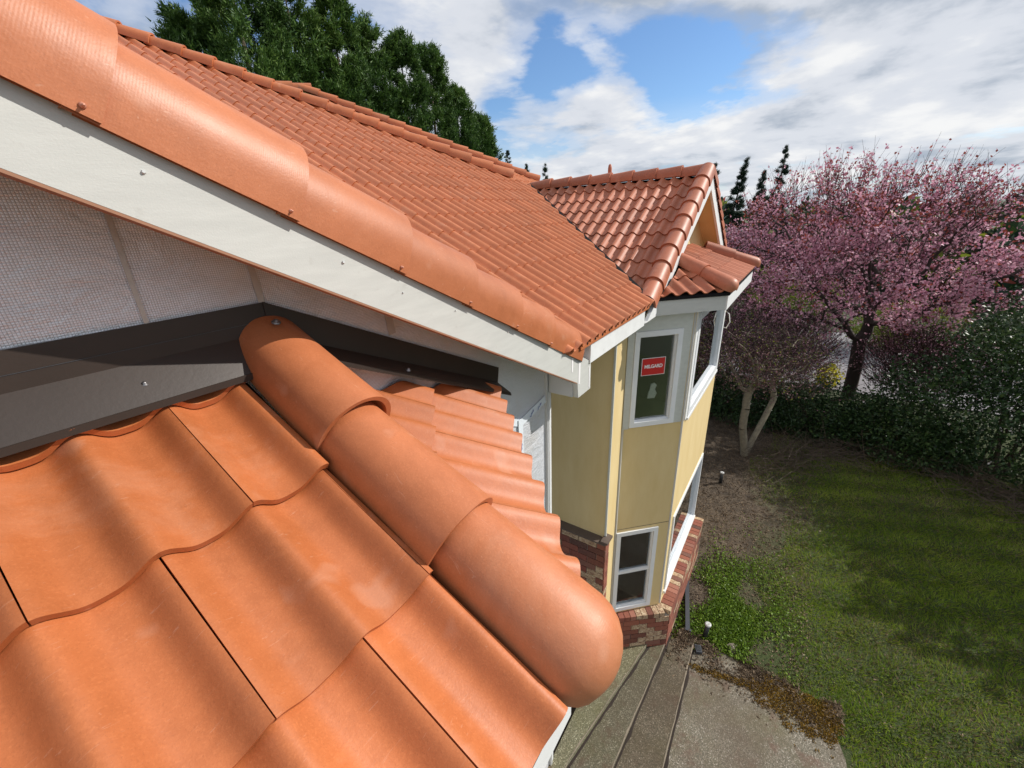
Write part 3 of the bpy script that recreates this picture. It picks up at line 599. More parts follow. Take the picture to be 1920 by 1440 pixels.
for sgn in (1, -1):
    dd = Vector((-sgn, 0, -t2)).normalized(); uu = Vector((-sgn*t2, 0, 1)).normalized(); st_ = (RX2-sgn*.03, 1.168, zR2(RX2)+.045)
    lay_caps('rake_tile', cross, st_, dd, uu, 9, erk, rk2, .012)
    q = sgn; b = MB(); X = lambda d: RX2-q*d
    b.prism([(X(0), 1.1, .215), (X(0), 1.1, .375), (X(2.18), 1.1, .375-t2*2.18), (X(2.30), 1.1, -.935), (X(2.18), 1.1, -.945), (X(1.93), 1.1, .215-t2*1.93)], (0, .03, 0)) if sgn > 0 else b.prism([(X(.002), 1.1, .215), (X(.002), 1.1, .375), (X(2.0), 1.1, .375-t2*2.0), (X(2.0), 1.1, .215-t2*2.0)], (0, .03, 0))
    part('rake_fascia', b.mesh('rake_fascia', M_WHITE), 'white rake board of the cross gable, %s slope' % ('near' if sgn > 0 else 'far'))
part('soffit', MB().prism([(RX2+.01, 1.135, zR2(RX2+.01)-.055), (RX2+.01, 1.45, zR2(RX2+.01)-.055), (7.9, 1.45, zR2(7.9)-.055), (7.9, 1.135, zR2(7.9)-.055)], (0, 0, -.012)).mesh('soffit', M_SIDING))
b = MB(); b.prism([(3.75, 1.36, -.95), (RX2, 1.36, .30), (8.1, 1.36, -.95)], (0, .08, 0)); part('gable_wall', b.mesh('gable_wall', M_SIDING), 'ochre gable triangle above the bay roof')
# valley lining strip, coloured black to stand for the shaded gap
b = MB(); 
for i in range(12):
    t0, t1 = i/12, (i+1)/12
    P = lambda t: Vector((valB[0]+(valT[0]-valB[0])*t, valB[1]+(valT[1]-valB[1])*t, zR1(valB[1]+(valT[1]-valB[1])*t)+.014))
    a_, c2_ = P(t0), P(t1); b.add([a_+Vector((-.05, .0, .0)), a_+Vector((.045, -.02, .02)), c2_+Vector((.045, -.02, .02)), c2_+Vector((-.05, 0, 0))], [(0, 1, 2, 3)])
part('valley_gap_strip', b.mesh('valley_gap_strip', M_UNDER), 'valley lining coloured black as the shaded gap between the two slopes')
b = MB(); b.tube([(6.42, 2.6, .05), (6.42, 2.6, .60), (6.42, 2.6, .645), (6.42, 2.6, .66)], [.028, .028, .022, .008], 10); part('vent_pipe', b.mesh('vent_pipe', M_CAP2, True), 'thin red vent pipe behind the cross gable ridge')

# --- bay roof
zb = -.771; tb = .4; L0, Rr_, yb = 4.58, 6.64, .556; tn = math.tan(R(22.5))
B1 = Frame((L0, yb, zb), (1, 0, 0), (0, 1, tb)); kb = math.sqrt(1+tb*tb)
bayr = part('bay_roof', MB().prism([(L0, yb, zb), (Rr_, yb, zb), (Rr_-tn*.83, 1.36, zb+tb*.83), (L0+tn*.83, 1.36, zb+tb*.83)], (0, 0, -.03)).mesh('bay_roof', M_UNDER), 'small hipped roof over the bay')
part('bay_roof', MB().prism([(L0, yb, zb), (L0+tn*.55, 1.08, zb+tb*.55), (4.06, 1.08, zb)], (0, 0, -.03)).mesh('bay_roof', M_UNDER), 'angled side of the bay roof')
part('bay_roof', MB().prism([(Rr_, yb, zb), (Rr_-tn*.83, 1.36, zb+tb*.83), (Rr_+.83, 1.36, zb)], (0, 0, -.03)).mesh('bay_roof', M_TILE2), 'angled far side of the bay roof')
mb1 = tile_mesh('roof_tile', .1225, .28, 8, M_TILE2, lap=.03)
def uvb(x, y): return B1.ab((x, y, zb+tb*(y-yb)))
lay_tiles(bayr, B1, .1225, .28, range(0, 4), (-.1, 2.2), [half2(B1, uvb(L0, yb), uvb(L0+tn*.8, yb+.8), uvb(5.4, .9)), half2(B1, uvb(Rr_, yb), uvb(Rr_-tn*.8, yb+.8), uvb(5.4, .9)), half2(B1, uvb(5, 1.34), uvb(5.5, 1.34), uvb(5.4, .9))], mb1, u0=.02)
B2 = Frame((L0, yb, zb), (.7071, -.7071, 0), (.7071, .7071, tb)); 
def uvc(x, y): return B2.ab((x, y, zb+tb*.7071*((x-L0)+(y-yb))))
mb2 = tile_mesh('roof_tile', .150, .30, 12, M_TILE2, lap=.03)
lay_tiles(bayr, B2, .150, .30, range(0, 3), (-1.3, .2), [half2(B2, uvc(L0, yb), uvc(L0+tn*.8, yb+.8), uvc(3.9, 1.3)), half2(B2, uvc(3.7, 1.085), uvc(4.5, 1.085), uvc(4.1, .9))], mb2, u0=-.04)
bc = barrel_mesh('hip_tile', M_CAP2, .36, .085, .085, skirt=.03, s0=.87, th=.014, seg=14, over=.03); bcd = barrel_mesh('hip_tile_end', M_CAP2, .32, .085, .085, skirt=.03, s0=.87, th=.014, seg=14, dome=.08)
for X0, s_ in ((L0, 1), (Rr_, -1)):
    dv = Vector((-s_*tn, -1, -tb)).normalized(); base = Vector((X0, yb, zb))
    for i, me in ((1, bc), (0, bcd)):
        piece('hip_tile', me, bayr, dirmat(base-dv*(.34*(i+1)+.0)+Vector((0, 0, .05)), dv+Vector((0, 0, .015)), (0, 0, 1)))
def off45(x0, y0, x1, y1, z0_, z1_, th, name, m_, label=None, inward=True, zz2=None):
    d = Vector((x1-x0, y1-y0, 0)).normalized(); nn = Vector((-d.y, d.x, 0))*(th if inward else -th)
    return part(name, MB().prism([(x0, y0, z0_), (x1, y1, z0_), (x1, y1, z1_), (x0, y0, z1_)], nn).mesh(name, m_), label)
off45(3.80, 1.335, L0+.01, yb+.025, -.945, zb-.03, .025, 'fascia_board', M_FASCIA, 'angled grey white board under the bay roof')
off45(L0+.012, yb+.012, Rr_, yb+.012, -.95, zb-.03, .025, 'fascia_board', M_WHITE, 'white front board under the bay roof')
off45(Rr_+.002, yb+.02, Rr_+.78, yb+.80, -.945, zb-.03, .025, 'fascia_board', M_WHITE, 'far angled board under the bay roof')
part('drip_edge', MB().prism([(3.80, 1.32, zb-.03), (L0+.005, yb+.012, zb-.03), (L0+.005, yb+.012, zb-.008), (3.80, 1.32, zb-.008)], (.02, .02, 0)).mesh('drip_edge', M_UNDER))
part('soffit', MB().prism([(3.84, 1.34, -.94), (L0+.03, yb+.05, -.94), (Rr_-.02, yb+.05, -.94), (Rr_+.7, 1.34, -.94)], (0, 0, .01)).mesh('soffit', M_WHITE))

# --- walls of the bay and beside it, with windows
def wall_strip(P, Q, z0_, z1_, holes, th, name, m_, label=None):
    """wall from plan P to Q (outside on the right of P->Q), rectangular holes (a0,a1,z0,z1) along its length"""
    P, Q = Vector((*P, 0)), Vector((*Q, 0)); L = (Q-P).length; d = (Q-P)/L; nn = Vector((-d.y, d.x, 0))*th
    cuts = sorted({0, L, *[h[0] for h in holes], *[h[1] for h in holes]}); b = MB()
    for a0, a1 in zip(cuts, cuts[1:]):
        zs_ = [(z0_, z1_)]
        for h in holes:
            if h[0] <= a0+1e-6 and h[1] >= a1-1e-6:
                nz = []
                for s0, s1 in zs_:
                    if h[2] > s0: nz.append((s0, min(h[2], s1)))
                    if h[3] < s1: nz.append((max(h[3], s0), s1))
                zs_ = nz
        for s0, s1 in zs_:
            p, q = P+d*a0, P+d*a1; b.prism([(p.x, p.y, s0), (q.x, q.y, s0), (q.x, q.y, s1), (p.x, p.y, s1)], nn)
    return part(name, b.mesh(name, m_), label), P, d, nn.normalized()
def window(P, d, nn, a0, a1, z0_, z1_, fw=.055, mid=None, depth=.05, proud=.018, label=None, meet=.04):
    w = part('window', MB().box(0, .001, 0, .001, 0, .001).mesh('window', M_VINYL), label)
    b = MB()
    def bar(c0, c1, s0, s1, o0, o1, bb=b):
        p, q = P+d*c0, P+d*c1; bb.prism([(v.x, v.y, s) for v, s in ((p-nn*o0, s0), (q-nn*o0, s0), (q-nn*o0, s1), (p-nn*o0, s1))], nn*(o0+o1))
    bar(a0, a1, z0_, z0_+fw, proud, depth); bar(a0, a1, z1_-fw, z1_, proud, depth); bar(a0, a0+fw, z0_+fw, z1_-fw, proud, depth); bar(a1-fw, a1, z0_+fw, z1_-fw, proud, depth)
    i0, i1, j0, j1 = a0+fw, a1-fw, z0_+fw, z1_-fw; g = .014
    for c in ((i0, i1, j0, j0+g), (i0, i1, j1-g, j1), (i0, i0+g, j0+g, j1-g), (i1-g, i1, j0+g, j1-g)): bar(*c, -.012, depth)
    w.data = b.mesh('window_frame', M_VINYL); w.name = 'window'
    if mid is not None:
        s = MB(); bar(i0, i1, mid-meet/2, mid+meet/2, -.004, depth-.004, s); piece('sash_rail', s.mesh('sash_rail', M_VINYL), w)
        sets = ((j0, mid-meet/2), (mid+meet/2, j1))
    else: sets = ((j0, j1),)
    for s0, s1 in sets:
        s = MB(); bar(i0, i1, s0, s1, -(depth-.018), depth-.012, s); piece('pane', s.mesh('pane', M_PANE), w)
    return w
YX, YY = 3.62, GW                                     # outer corner of the yellow return wall
CL = (3.955, 1.335); CC = (4.478, .813); CR = (6.45, .813); CE = (6.98, 1.34)
w_, *_x = wall_strip((YX, 3.0), (YX, YY), -5.7, -.93, [], .12, 'yellow_wall', M_SIDING, 'shaded yellow wall facing the porch')
part('corner_board', MB().box(YX+.004, CL[0], YY-.002, YY+.05, -5.7, -.93).mesh('corner_board', M_SIDING), 'sunlit yellow strip beside the bay')
part('corner_trim', MB().box(YX-.012, YX+.004, YY-.02, YY+.0, -5.7, -.93).mesh('corner_trim', M_OLDTRIM))
a45 = (Vector((*CC, 0))-Vector((*CL, 0))).length
wl1, P4, d4, n4v = wall_strip(CL, CC, -5.7, -.93, [(.075, .60, -2.195, -1.117), (.02, .57, -4.985, -3.65)], .10, 'bay_wall', M_SIDING, 'angled yellow face of the bay')
wu = window(P4, d4, n4v, .075, .60, -2.195, -1.117, .055, None, label='upper casement window with a red sticker')
wlw = window(P4, d4, n4v, .02, .57, -4.985, -3.65, .055, -4.33, label='lower hung window in the angled bay face')
for nm, a0, a1, z0_, z1_, m_ in (('trim_board', .0, .073, -2.21, -.92, M_OLDTRIM), ('trim_board', .602, .70, -2.20, -.92, M_OLDTRIM), ('trim_board', .073, .602, -1.115, -.92, M_OLDTRIM)):
    p, q = P4+d4*a0, P4+d4*a1; part(nm, MB().prism([(v.x, v.y, s) for v, s in ((p, z0_), (q, z0_), (q, z1_), (p, z1_))], -n4v*.009).mesh(nm, m_), 'old pale trim round the upper bay window')
for a in (.004, .722):
    p = P4+d4*a; part('corner_trim', MB().box(p.x-.009, p.x+.009, p.y-.012, p.y+.006, -5.0, -.93 if a > .5 else -2.21).mesh('corner_trim', M_TRIMG))
wl2, P5, d5, n5v = wall_strip(CC, CR, -5.7, -.93, [(.11, 1.90, -2.20, -1.0), (.12, 1.90, -4.86, -3.62)], .10, 'bay_wall', M_SIDING, 'sunlit yellow front face of the bay')
wf1 = window(P5, d5, n5v, .11, 1.90, -2.20, -1.0, .085, None, label='large upper front window of the bay')
wf2 = window(P5, d5, n5v, .12, 1.90, -4.86, -3.62, .05, None, label='large lower front window of the bay')
for a0, a1, z0_, z1_ in ((.012, .108, -2.20, -.93), (1.902, 1.968, -2.24, -.93), (.108, 1.902, -.998, -.93)):
    p, q = P5+d5*a0, P5+d5*a1; part('trim_board', MB().prism([(v.x, v.y, z) for v, z in ((p, z0_), (q, z0_), (q, z1_), (p, z1_))], -n5v*.012).mesh('trim_board', M_WHITE))
part('window_sill', MB().box(CC[0]+.10, CC[0]+1.93, CC[1]-.026, CC[1]+.01, -2.235, -2.205).mesh('window_sill', M_WHITE)); part('window_sill', MB().box(CC[0]+.08, CC[0]+1.93, CC[1]-.03, CC[1]+.01, -4.905, -4.865).mesh('window_sill', M_WHITE))
wall_strip(CR, CE, -5.7, -.93, [], .10, 'bay_wall', M_SIDING, 'far angled face of the bay')
part('gable_wall_lower', MB().box(CE[0], 8.0, YY, YY+.1, -5.8, -.93).mesh('gable_wall_lower', M_SIDING), 'yellow wall beyond the bay')
part('panel_joint', MB().prism([(P4.x+d4.x*a-.0015*0, P4.y+d4.y*a, z) for a, z in ((.01, -3.60), (.73, -3.60), (.73, -3.606), (.01, -3.606))], -n4v*.002).mesh('panel_joint', M_SILL))
# dark rooms behind the glass
b = MB(); b.add([(4.05, 1.44, -5.6), (4.55, .92, -5.6), (6.4, .92, -5.6), (6.9, 1.44, -5.6), (6.9, 3.6, -5.6), (4.05, 3.6, -5.6), (4.05, 1.44, -3.2), (4.55, .92, -3.2), (6.4, .92, -3.2), (6.9, 1.44, -3.2), (6.9, 3.6, -3.2), (4.05, 3.6, -3.2)], [(0, 1, 2, 3, 4, 5), (3, 4, 10, 9), (4, 5, 11, 10), (5, 0, 6, 11), (6, 7, 8, 9, 10, 11)])
part('room', b.mesh('room', M_ROOM), 'dim lower room behind the bay windows')
b2 = MB(); b2.v = [(x, y, -3.1 if z == -5.6 else -.92) for x, y, z in b.v]; b2.f = b.f; b2.m = b.m; part('room', b2.mesh('room', M_ROOM), 'dim upper room behind the bay windows')
# red sticker with its maker's lettering, paper scrap
def on45(a, z, o=.0): p = P4+d4*a-n4v*o; return (p.x, p.y, z)
sa = lambda x: (Vector((x, 0, 0))-Vector((P4.x, 0, 0))).x/d4.x
s0, s1 = sa(4.089), sa(4.279); go = -.030
b = MB(); b.prism([on45(s0, -1.614, go), on45(s1, -1.614, go), on45(s1, -1.420, go), on45(s0, -1.420, go)], -n4v*.0015, 1); b.prism([on45(s0+.006, -1.608, go+.0016), on45(s1-.006, -1.608, go+.0016), on45(s1-.006, -1.426, go+.0016), on45(s0+.006, -1.426, go+.0016)], -n4v*.0012, 0)
cu = bpy.data.curves.new('sticker_text', 'FONT'); cu.body = 'MILGARD'; cu.size = .052; cu.align_x = 'CENTER'; cu.align_y = 'CENTER'; cu.extrude = .0006; cu.offset = .0016; cu.space_character = .95
to = bpy.data.objects.new('sticker_text', cu); COL.objects.link(to); tm = bpy.data.meshes.new_from_object(to.evaluated_get(bpy.context.evaluated_depsgraph_get())); bpy.data.objects.remove(to)
xs = [v.co.x for v in tm.vertices]; k_ = .205/(max(xs)-min(xs))
c3 = Vector(on45((s0+s1)/2, -1.515, go+.0042)); T = Matrix((d4, Vector((0, 0, 1)), -n4v)).transposed().to_4x4(); T.translation = c3
b.add([tuple(T @ Vector((v.co.x*k_, v.co.y*k_*1.05, v.co.z))) for v in tm.vertices], [tuple(p.vertices) for p in tm.polygons], 1)
piece('sticker', b.mesh('sticker', [M_RED, M_STW]), wu, label='red rectangular sticker on the upper bay pane')
b = MB(); sc0 = sa(4.20); shp = [(-.05, -1.89), (.03, -1.895), (.055, -1.84), (.03, -1.79), (.045, -1.74), (.02, -1.715), (-.02, -1.725), (-.03, -1.79), (-.045, -1.83)]
b.prism([on45(sc0+a, z, -.042) for a, z in shp], n4v*.012); piece('paper_scrap', b.mesh('paper_scrap', M_PAPER), wu, label='torn pale paper behind the glass')
b = MB(); b.prism([on45(.10, -4.12, -.055), on45(.34, -4.09, -.085), on45(.40, -3.93, -.11), on45(.14, -3.97, -.07)], n4v*.01)
for i in range(9):
    a = .08+.028*i+random.uniform(-.01, .01); z = -4.27+.05*abs(math.sin(i*1.9)); b.add([on45(a-.03, z-.05, -.045), on45(a+.035, z-.04, -.06), on45(a+.02, z+.09, -.075), on45(a-.02, z+.05, -.055)], [(0, 1, 2, 3)])
piece('box_and_cloth', b.mesh('box_and_cloth', M_PAPER), wlw, label='pale box and crumpled cloth inside')
b = MB(); b.add([on45(.08, -4.52, -.045), on45(.15, -4.47, -.05), on45(.13, -4.42, -.06)], [(0, 1, 2)]); piece('paper_scrap', b.mesh('paper_scrap', M_PAPER), wlw)
b = MB(); b.tube([(6.46, .80, -1.35), (6.52, .76, -1.40), (6.55, .74, -1.52), (6.50, .77, -1.60), (6.46, .80, -1.58)], .006, 6); part('cable', b.mesh('cable', M_WHITE, True), 'loose white cable loop on the bay corner')

# --- brick base: every brick a piece
def brick_me(l, h, d, m_):
    b = MB(); g = .0; b.box(g, l, -d, 0, 0, h); me = b.mesh('brick', m_); return me
def brick_wall(base, P, d, nn, L, z0_, z1_, ch, bl, j=.009, startoff=0, low=-99):
    """bricks proud of the mortar: P plan start, d along, nn inward normal"""
    rows = int(round((z1_-z0_)/ch)); cache = {}; rest = MB()
    for r_ in range(rows):
        zt = z1_-r_*ch; a = -bl*((r_ % 2)*.5+startoff)
        while a < L-.01:
            a0, a1 = max(a, 0)+j/2, min(a+bl, L)-j/2; a += bl
            if a1-a0 < .03: continue
            mm = M_BRICKL if rng.random() < .17 else M_BRICK; key = (round(a1-a0, 3), mm.name)
            if key not in cache: cache[key] = brick_me(a1-a0, ch-j, .055, mm)
            T = Matrix((d, nn, Vector((0, 0, 1)))).transposed().to_4x4(); T.translation = P+d*a0+nn*(.055+random.uniform(-.002, .002)-.012)+Vector((0, 0, zt-ch+j/2))
            if zt > low: piece('brick', cache[key], base, T)
            else: rest.add([tuple(T @ v.co) for v in cache[key].vertices], [tuple(p.vertices) for p in cache[key].polygons])
    if rest.v: piece('lower_bricks', rest.mesh('lower_bricks', M_BRICK), base)['kind'] = 'stuff'
ZS = -3.475; bb = part('brick_base', MB().box(3.535, YX-.001, 1.30, 3.0, -5.78, ZS).mesh('brick_base', M_MORTAR), 'brick footing of the yellow return wall')
brick_wall(bb, Vector((3.535, 2.52, 0)), Vector((0, -1, 0)), Vector((1, 0, 0)), 1.22, -5.75, ZS, .0877, .225, low=-4.45)
brick_wall(bb, Vector((3.525, 1.30, 0)), Vector((1, 0, 0)), Vector((0, 1, 0)), .115, -5.75, ZS, .0877, .225, startoff=.25, low=-4.6)
part('ledge', MB().box(3.505, YX, 1.29, 3.0, ZS+.001, ZS+.022).box(3.51, 3.665, 1.262, 1.345, ZS+.0225, ZS+.05).mesh('ledge', M_SILL), 'brown ledge on top of the brick')
q1, q2, q3, q4_ = Vector((CL[0]-.1+.04, CL[1]-.1-.04+.0, 0)), Vector((CC[0]-.058, CC[1]-.14, 0)), Vector((CR[0]+.058, CC[1]-.14, 0)), Vector((CE[0]+.1, CE[1]-.1, 0))
base2 = part('brick_base', MB().prism([(3.86, 1.33, -5.80), (q2.x, q2.y+.0, -5.80), (q3.x, q3.y, -5.80), (7.05, 1.33, -5.80)], (0, 0, .70)).mesh('brick_base', M_MORTAR), 'brick footing of the bay')
D45 = Vector((q2.x-3.86, q2.y-1.33, 0)).normalized(); N45 = Vector((-D45.y, D45.x, 0)); L45 = (Vector((q2.x, q2.y, 0))-Vector((3.86, 1.33, 0))).length
brick_wall(base2, Vector((3.86, 1.33, 0)), D45, N45, L45, -5.80, -5.10, .0877, .225)
brick_wall(base2, Vector((q2.x, q2.y, 0)), Vector((1, 0, 0)), Vector((0, 1, 0)), q3.x-q2.x, -5.80, -5.10, .0877, .225)
bw = .080
for i in range(int(L45/bw)):
    mm = M_BRICKL if rng.random() < .3 else M_BRICK; me = MB().box(.004, bw-.004, 0, .17, 0, .07).mesh('brick', mm)
    T = Matrix((D45, N45, Vector((0, 0, 1)))).transposed().to_4x4(); T.translation = Vector((3.86, 1.33, -5.098))+D45*(i*bw+.0)-N45*.012+Vector((0, 0, random.uniform(0, .004))); piece('brick', me, base2, T)
sl_ = [MB().box(.004, bw-.004, 0, .19, 0, .07).mesh('brick', mm) for mm in (M_BRICK, M_BRICKL)]
for i in range(int((q3.x-q2.x)/bw)+1):
    T = Matrix.Translation((q2.x+i*bw+.005, q2.y-.012, -5.096+random.uniform(0, .004))); piece('brick', sl_[rng.random() < .28], base2, T)
print('roof tiles as objects', COUNT[0])

# ------------------------------------------------------------------ garden objects
def place(name, me, loc, label, cat, group=None, rz=0):
    o = link(name, me); o.location = loc; o.rotation_euler = (0, 0, rz); return tag(o, label, cat, group)
def root(name, loc, label, cat, group=None):
    o = bpy.data.objects.new(name, None); COL.objects.link(o); o.location = loc; return tag(o, label, cat, group)
for (x, y, lean, lab) in ((4.93, .24, .03, 'black path light with white cap standing in bright weeds near the bay'), (9.08, .70, .0, 'black path light with white cap on the bare soil beyond the bay')):
    r_ = root('path_light', (x, y, 0), lab, 'path light', 'path lights in the garden')
    b = MB(); b.tube([(0, 0, -.02), (lean*.4, -lean*.6, .25)], [.034, .034], 12); link('post', b.mesh('post', M_BLACK, True), r_)
    b = MB(); tx, ty = lean*.4, -lean*.6; b.tube([(tx, ty, .25), (tx, ty, .255), (tx, ty, .275), (tx, ty, .282), (tx, ty, .276)], [.034, .044, .044, .030, .016], 12); link('lamp_cap', b.mesh('lamp_cap', M_LAMPW, True), r_)
b = MB(); b.prism([(0, -.03, 0), (0, .03, 0), (0, .03, .045), (0, -.03, .045)], (.95, .05, .0)); b.box(-.02, .012, -.048, .048, 0, .065); place('downspout', b.mesh('downspout', M_DPIPE), (4.86, .46, .03), 'dark grey length of downpipe lying in the weeds beside the bay', 'pipe', rz=.18)
b = MB(); b.box(-.055, .055, -.04, .04, 0, .05); b.box(-.04, .04, -.028, .028, .0502, .054, 1); place('valve_box', b.mesh('valve_box', [M_DPIPE, M_BLACK]), (4.66, .27, .02), 'small dark square box at the edge of the patio', 'valve box', rz=.4)
b = MB()
bmx = bmesh.new(); bmesh.ops.create_icosphere(bmx, subdivisions=2, radius=.075)
for v in bmx.verts: v.co *= 1+.25*math.sin(v.co.x*60+v.co.y*40); v.co.z *= .55
me = bpy.data.meshes.new('stone'); bmx.to_mesh(me); bmx.free(); me.materials.append(M_CONC); place('stone', me, (4.95, -.12, .03), 'single grey stone by the weeds at the patio edge', 'stone')

b = MB(); b.prism([(-.010, -.004, 0), (.004, -.006, .001), (.013, .008, .004), (.002, .002, .003)], (0, 0, .0015)); place('paint_chip', b.mesh('paint_chip', M_DPIPE), tuple(P1.at(-.205, .505, .012)+Vector((0, 0, EYE))), 'tiny dark chip lying on the middle near roof tile', 'chip')
# ------------------------------------------------------------------ vegetation
def unit(v): return v/np.maximum(np.linalg.norm(v, axis=-1, keepdims=True), 1e-9)
def cards(pos, dirs, L, Wd, k=4, sag=0.0, tri=False):
    """leaf-shaped quads (diamonds) at pos along dirs"""
    n = len(pos); r_ = unit(rng.normal(size=(n, 3))); side = unit(np.cross(dirs, r_)); L = np.broadcast_to(np.asarray(L), (n,))[:, None]; Wd = np.broadcast_to(np.asarray(Wd), (n,))[:, None]
    if tri: return np.stack([pos-side*Wd*.5, pos+side*Wd*.5, pos+dirs*L], 1).reshape(-1, 3)
    a = pos; m_ = pos+dirs*L*.45; t = pos+dirs*L; t[:, 2] -= (sag*L[:, 0])
    return np.stack([a, m_+side*Wd*.5, t, m_-side*Wd*.5], 1).reshape(-1, 3)
def conifer(name, loc, h, rad, label, seed, n=5200, m_=None, group=None, lean=(0, 0), shape=.75, base=.0, spray=1.0, cat='conifer', rise=(.25, .75), taper=0.0):
    g = np.random.default_rng(seed); r0 = root(name, loc, label, cat, group)
    b = MB(); b.tube([(0, 0, 0), (lean[0]*.5, lean[1]*.5, h*.5), (lean[0], lean[1], h*.97)], [rad*.09+.05, rad*.06, .02], 8); link('trunk', b.mesh('trunk', M_BROWN, True), r0)
    # branches rise and end in pointed sprays
    nb = max(60, int(n/30)); t = g.uniform(base, 1, nb)**1.15; az = g.uniform(0, 2*np.pi, nb)
    env = rad*np.clip((1-t), 0, 1)**shape*(.72+.38*g.random(nb))*(1+.18*np.sin(az*3+seed)); env = np.maximum(env, .10*rad*(1-t)+.02)
    per = int(n/nb); pos = []; dr = []; ln = []
    for i in range(nb):
        o = np.array([lean[0]*t[i], lean[1]*t[i], h*t[i]]); out = np.array([math.cos(az[i]), math.sin(az[i]), 0])
        tip = o+out*env[i]+np.array([0, 0, env[i]*g.uniform(*rise)])
        f = g.uniform(.18, 1, per)**.6; p = o+(tip-o)*f[:, None]+g.normal(size=(per, 3))*(env[i]*.17*(1.15-f))[:, None]
        d = unit((tip-o)/np.linalg.norm(tip-o)*.8+np.array([0, 0, .55])+g.normal(size=(per, 3))*.42); pos.append(p); dr.append(d); ln.append(g.uniform(.5, 1.25, per)*(.6+.5*f)*((1-.60*taper)+.60*taper*(1-t[i])**.5))
    pos = np.concatenate(pos); dr = np.concatenate(dr); ln = np.concatenate(ln)*spray
    V = [cards(pos, dr, ln*.26, ln*.040, tri=True)]
    for q in range(13):
        d2 = unit(dr+g.normal(size=dr.shape)*.55); V.append(cards(pos+dr*(ln*.34*g.uniform(.0, .9, len(ln)))[:, None]+g.normal(size=pos.shape)*.05, d2, ln*.13, ln*.040, tri=True))
    link('crown', big_mesh('crown', np.concatenate(V), 0, [m_ or M_CONIF], k=3), r0); return r0
row = [((9.1, 20.2, 0), 12.9, 2.1), ((10.5, 19.2, 0), 16.0, 2.6), ((12.9, 19.6, 0), 15.4, 2.2), ((14.7, 19.2, 0), 15.0, 2.0), ((16.9, 19.8, 0), 14.7, 2.0), ((18.8, 19.4, 0), 14.55, 2.0), ((21.2, 19.7, 0), 14.6, 2.2), ((23.7, 20.0, 0), 13.1, 2.2), ((26.1, 20.2, 0), 12.0, 2.2)]
labs = ['short leftmost cypress at the end of the tall row behind the roof', 'broad tallest cypress second from the left in the row behind the roof', 'wide cypress left of the pointed peak in the row behind the roof', 'narrow pointed cypress rising at the middle of the row behind the roof', 'cypress right of the pointed peak in the row behind the roof', 'middle right cypress with twin tips in the row behind the roof', 'large cypress where the row behind the roof starts to drop', 'sloping second last cypress of the row behind the roof', 'lowest rightmost cypress of the row behind the roof']
for i, ((l, h, r_), lab) in enumerate(zip(row, labs)):
    conifer('cypress_tree', l, h, r_, lab, 20+i, n=8400, group='row of cypress trees behind the roof', shape=.42, base=.25, spray=1.32, cat='cypress tree', taper=.18)
for i, (l, h, r_, lab, ln, sh) in enumerate((((49.5, 33.9, 0), 13.6, 2.6, 'distant dark fir just right of the cypress row', (0, 0), 1.05), ((52.5, 33.0, 0), 12.2, 2.2, 'distant low fir beside the roof hip', (0, 0), 1.05), ((47.7, 27.4, 0), 11.9, .9, 'distant thin fir above the start of the cross gable ridge', (0, 0), 1.05),
        ((39.4, 7.2, 0), 9.0, 2.0, 'open branched fir behind the cross gable peak', (0, 0), 1.05), ((44.6, 6.9, 0), 9.6, 1.5, 'dark leaning fir right of the cross gable', (0, -1.2), 1.05), ((49.9, 3.3, 0), 10.7, 1.7, 'distant pointed fir left of the cherry crown', (0, 0), 1.05), ((55.5, 5.3, 0), 9.3, 1.6, 'pale distant fir between the two dark ones', (0, 0), 1.05))):
    conifer('fir_tree', l, h, r_, lab, 60+i, n=2000 if i in (2, 3) else 3600, m_=M_FIR, group='distant firs on the horizon', lean=ln, shape=sh, base=.05, spray=1.3, cat='fir tree', rise=(-.25, .25), taper=1.0)

def colonize(attract, start, step, infl, kill, iters=160, seed=0, maxn=2600):
    g = np.random.default_rng(seed); nodes = [np.array(p, float) for p in start]; par = [-1]+list(range(len(start)-1)); A = attract.copy()
    for it in range(iters):
        if len(A) == 0 or len(nodes) > maxn: break
        Nn = np.array(nodes); D = np.linalg.norm(A[:, None]-Nn[None], axis=2); idx = D.argmin(1); md = D.min(1); ok = md < infl
        if not ok.any(): infl *= 1.5; continue
        new = []
        for j in np.unique(idx[ok]):
            v = A[ok & (idx == j)]-Nn[j]; d = unit(v).mean(0)+g.normal(size=3)*.12; d /= max(np.linalg.norm(d), 1e-6); new.append((j, Nn[j]+d*step))
        for j, p in new: nodes.append(p); par.append(j)
        Nn = np.array([p for _, p in new]); A = A[np.linalg.norm(A[:, None]-Nn[None], axis=2).min(1) > kill]
    return np.array(nodes), np.array(par)
def skeleton_mesh(nodes, par, tip, expo=2.3, k=5, mx=.2):
    n = len(nodes); rad = np.zeros(n); acc = np.zeros(n)
    for i in range(n-1, -1, -1):
        rad[i] = max(tip, acc[i]**(1/expo) if acc[i] > 0 else tip)
        if par[i] >= 0: acc[par[i]] += rad[i]**expo
    rad = np.minimum(rad, mx); b = MB()
    for i in range(1, n):
        if par[i] >= 0: b.tube([nodes[par[i]], nodes[i]], [rad[par[i]] if rad[par[i]] < 1.8*rad[i] else rad[i]*1.3, rad[i]], k if rad[i] > .02 else 3, cap=False)
    return b, rad
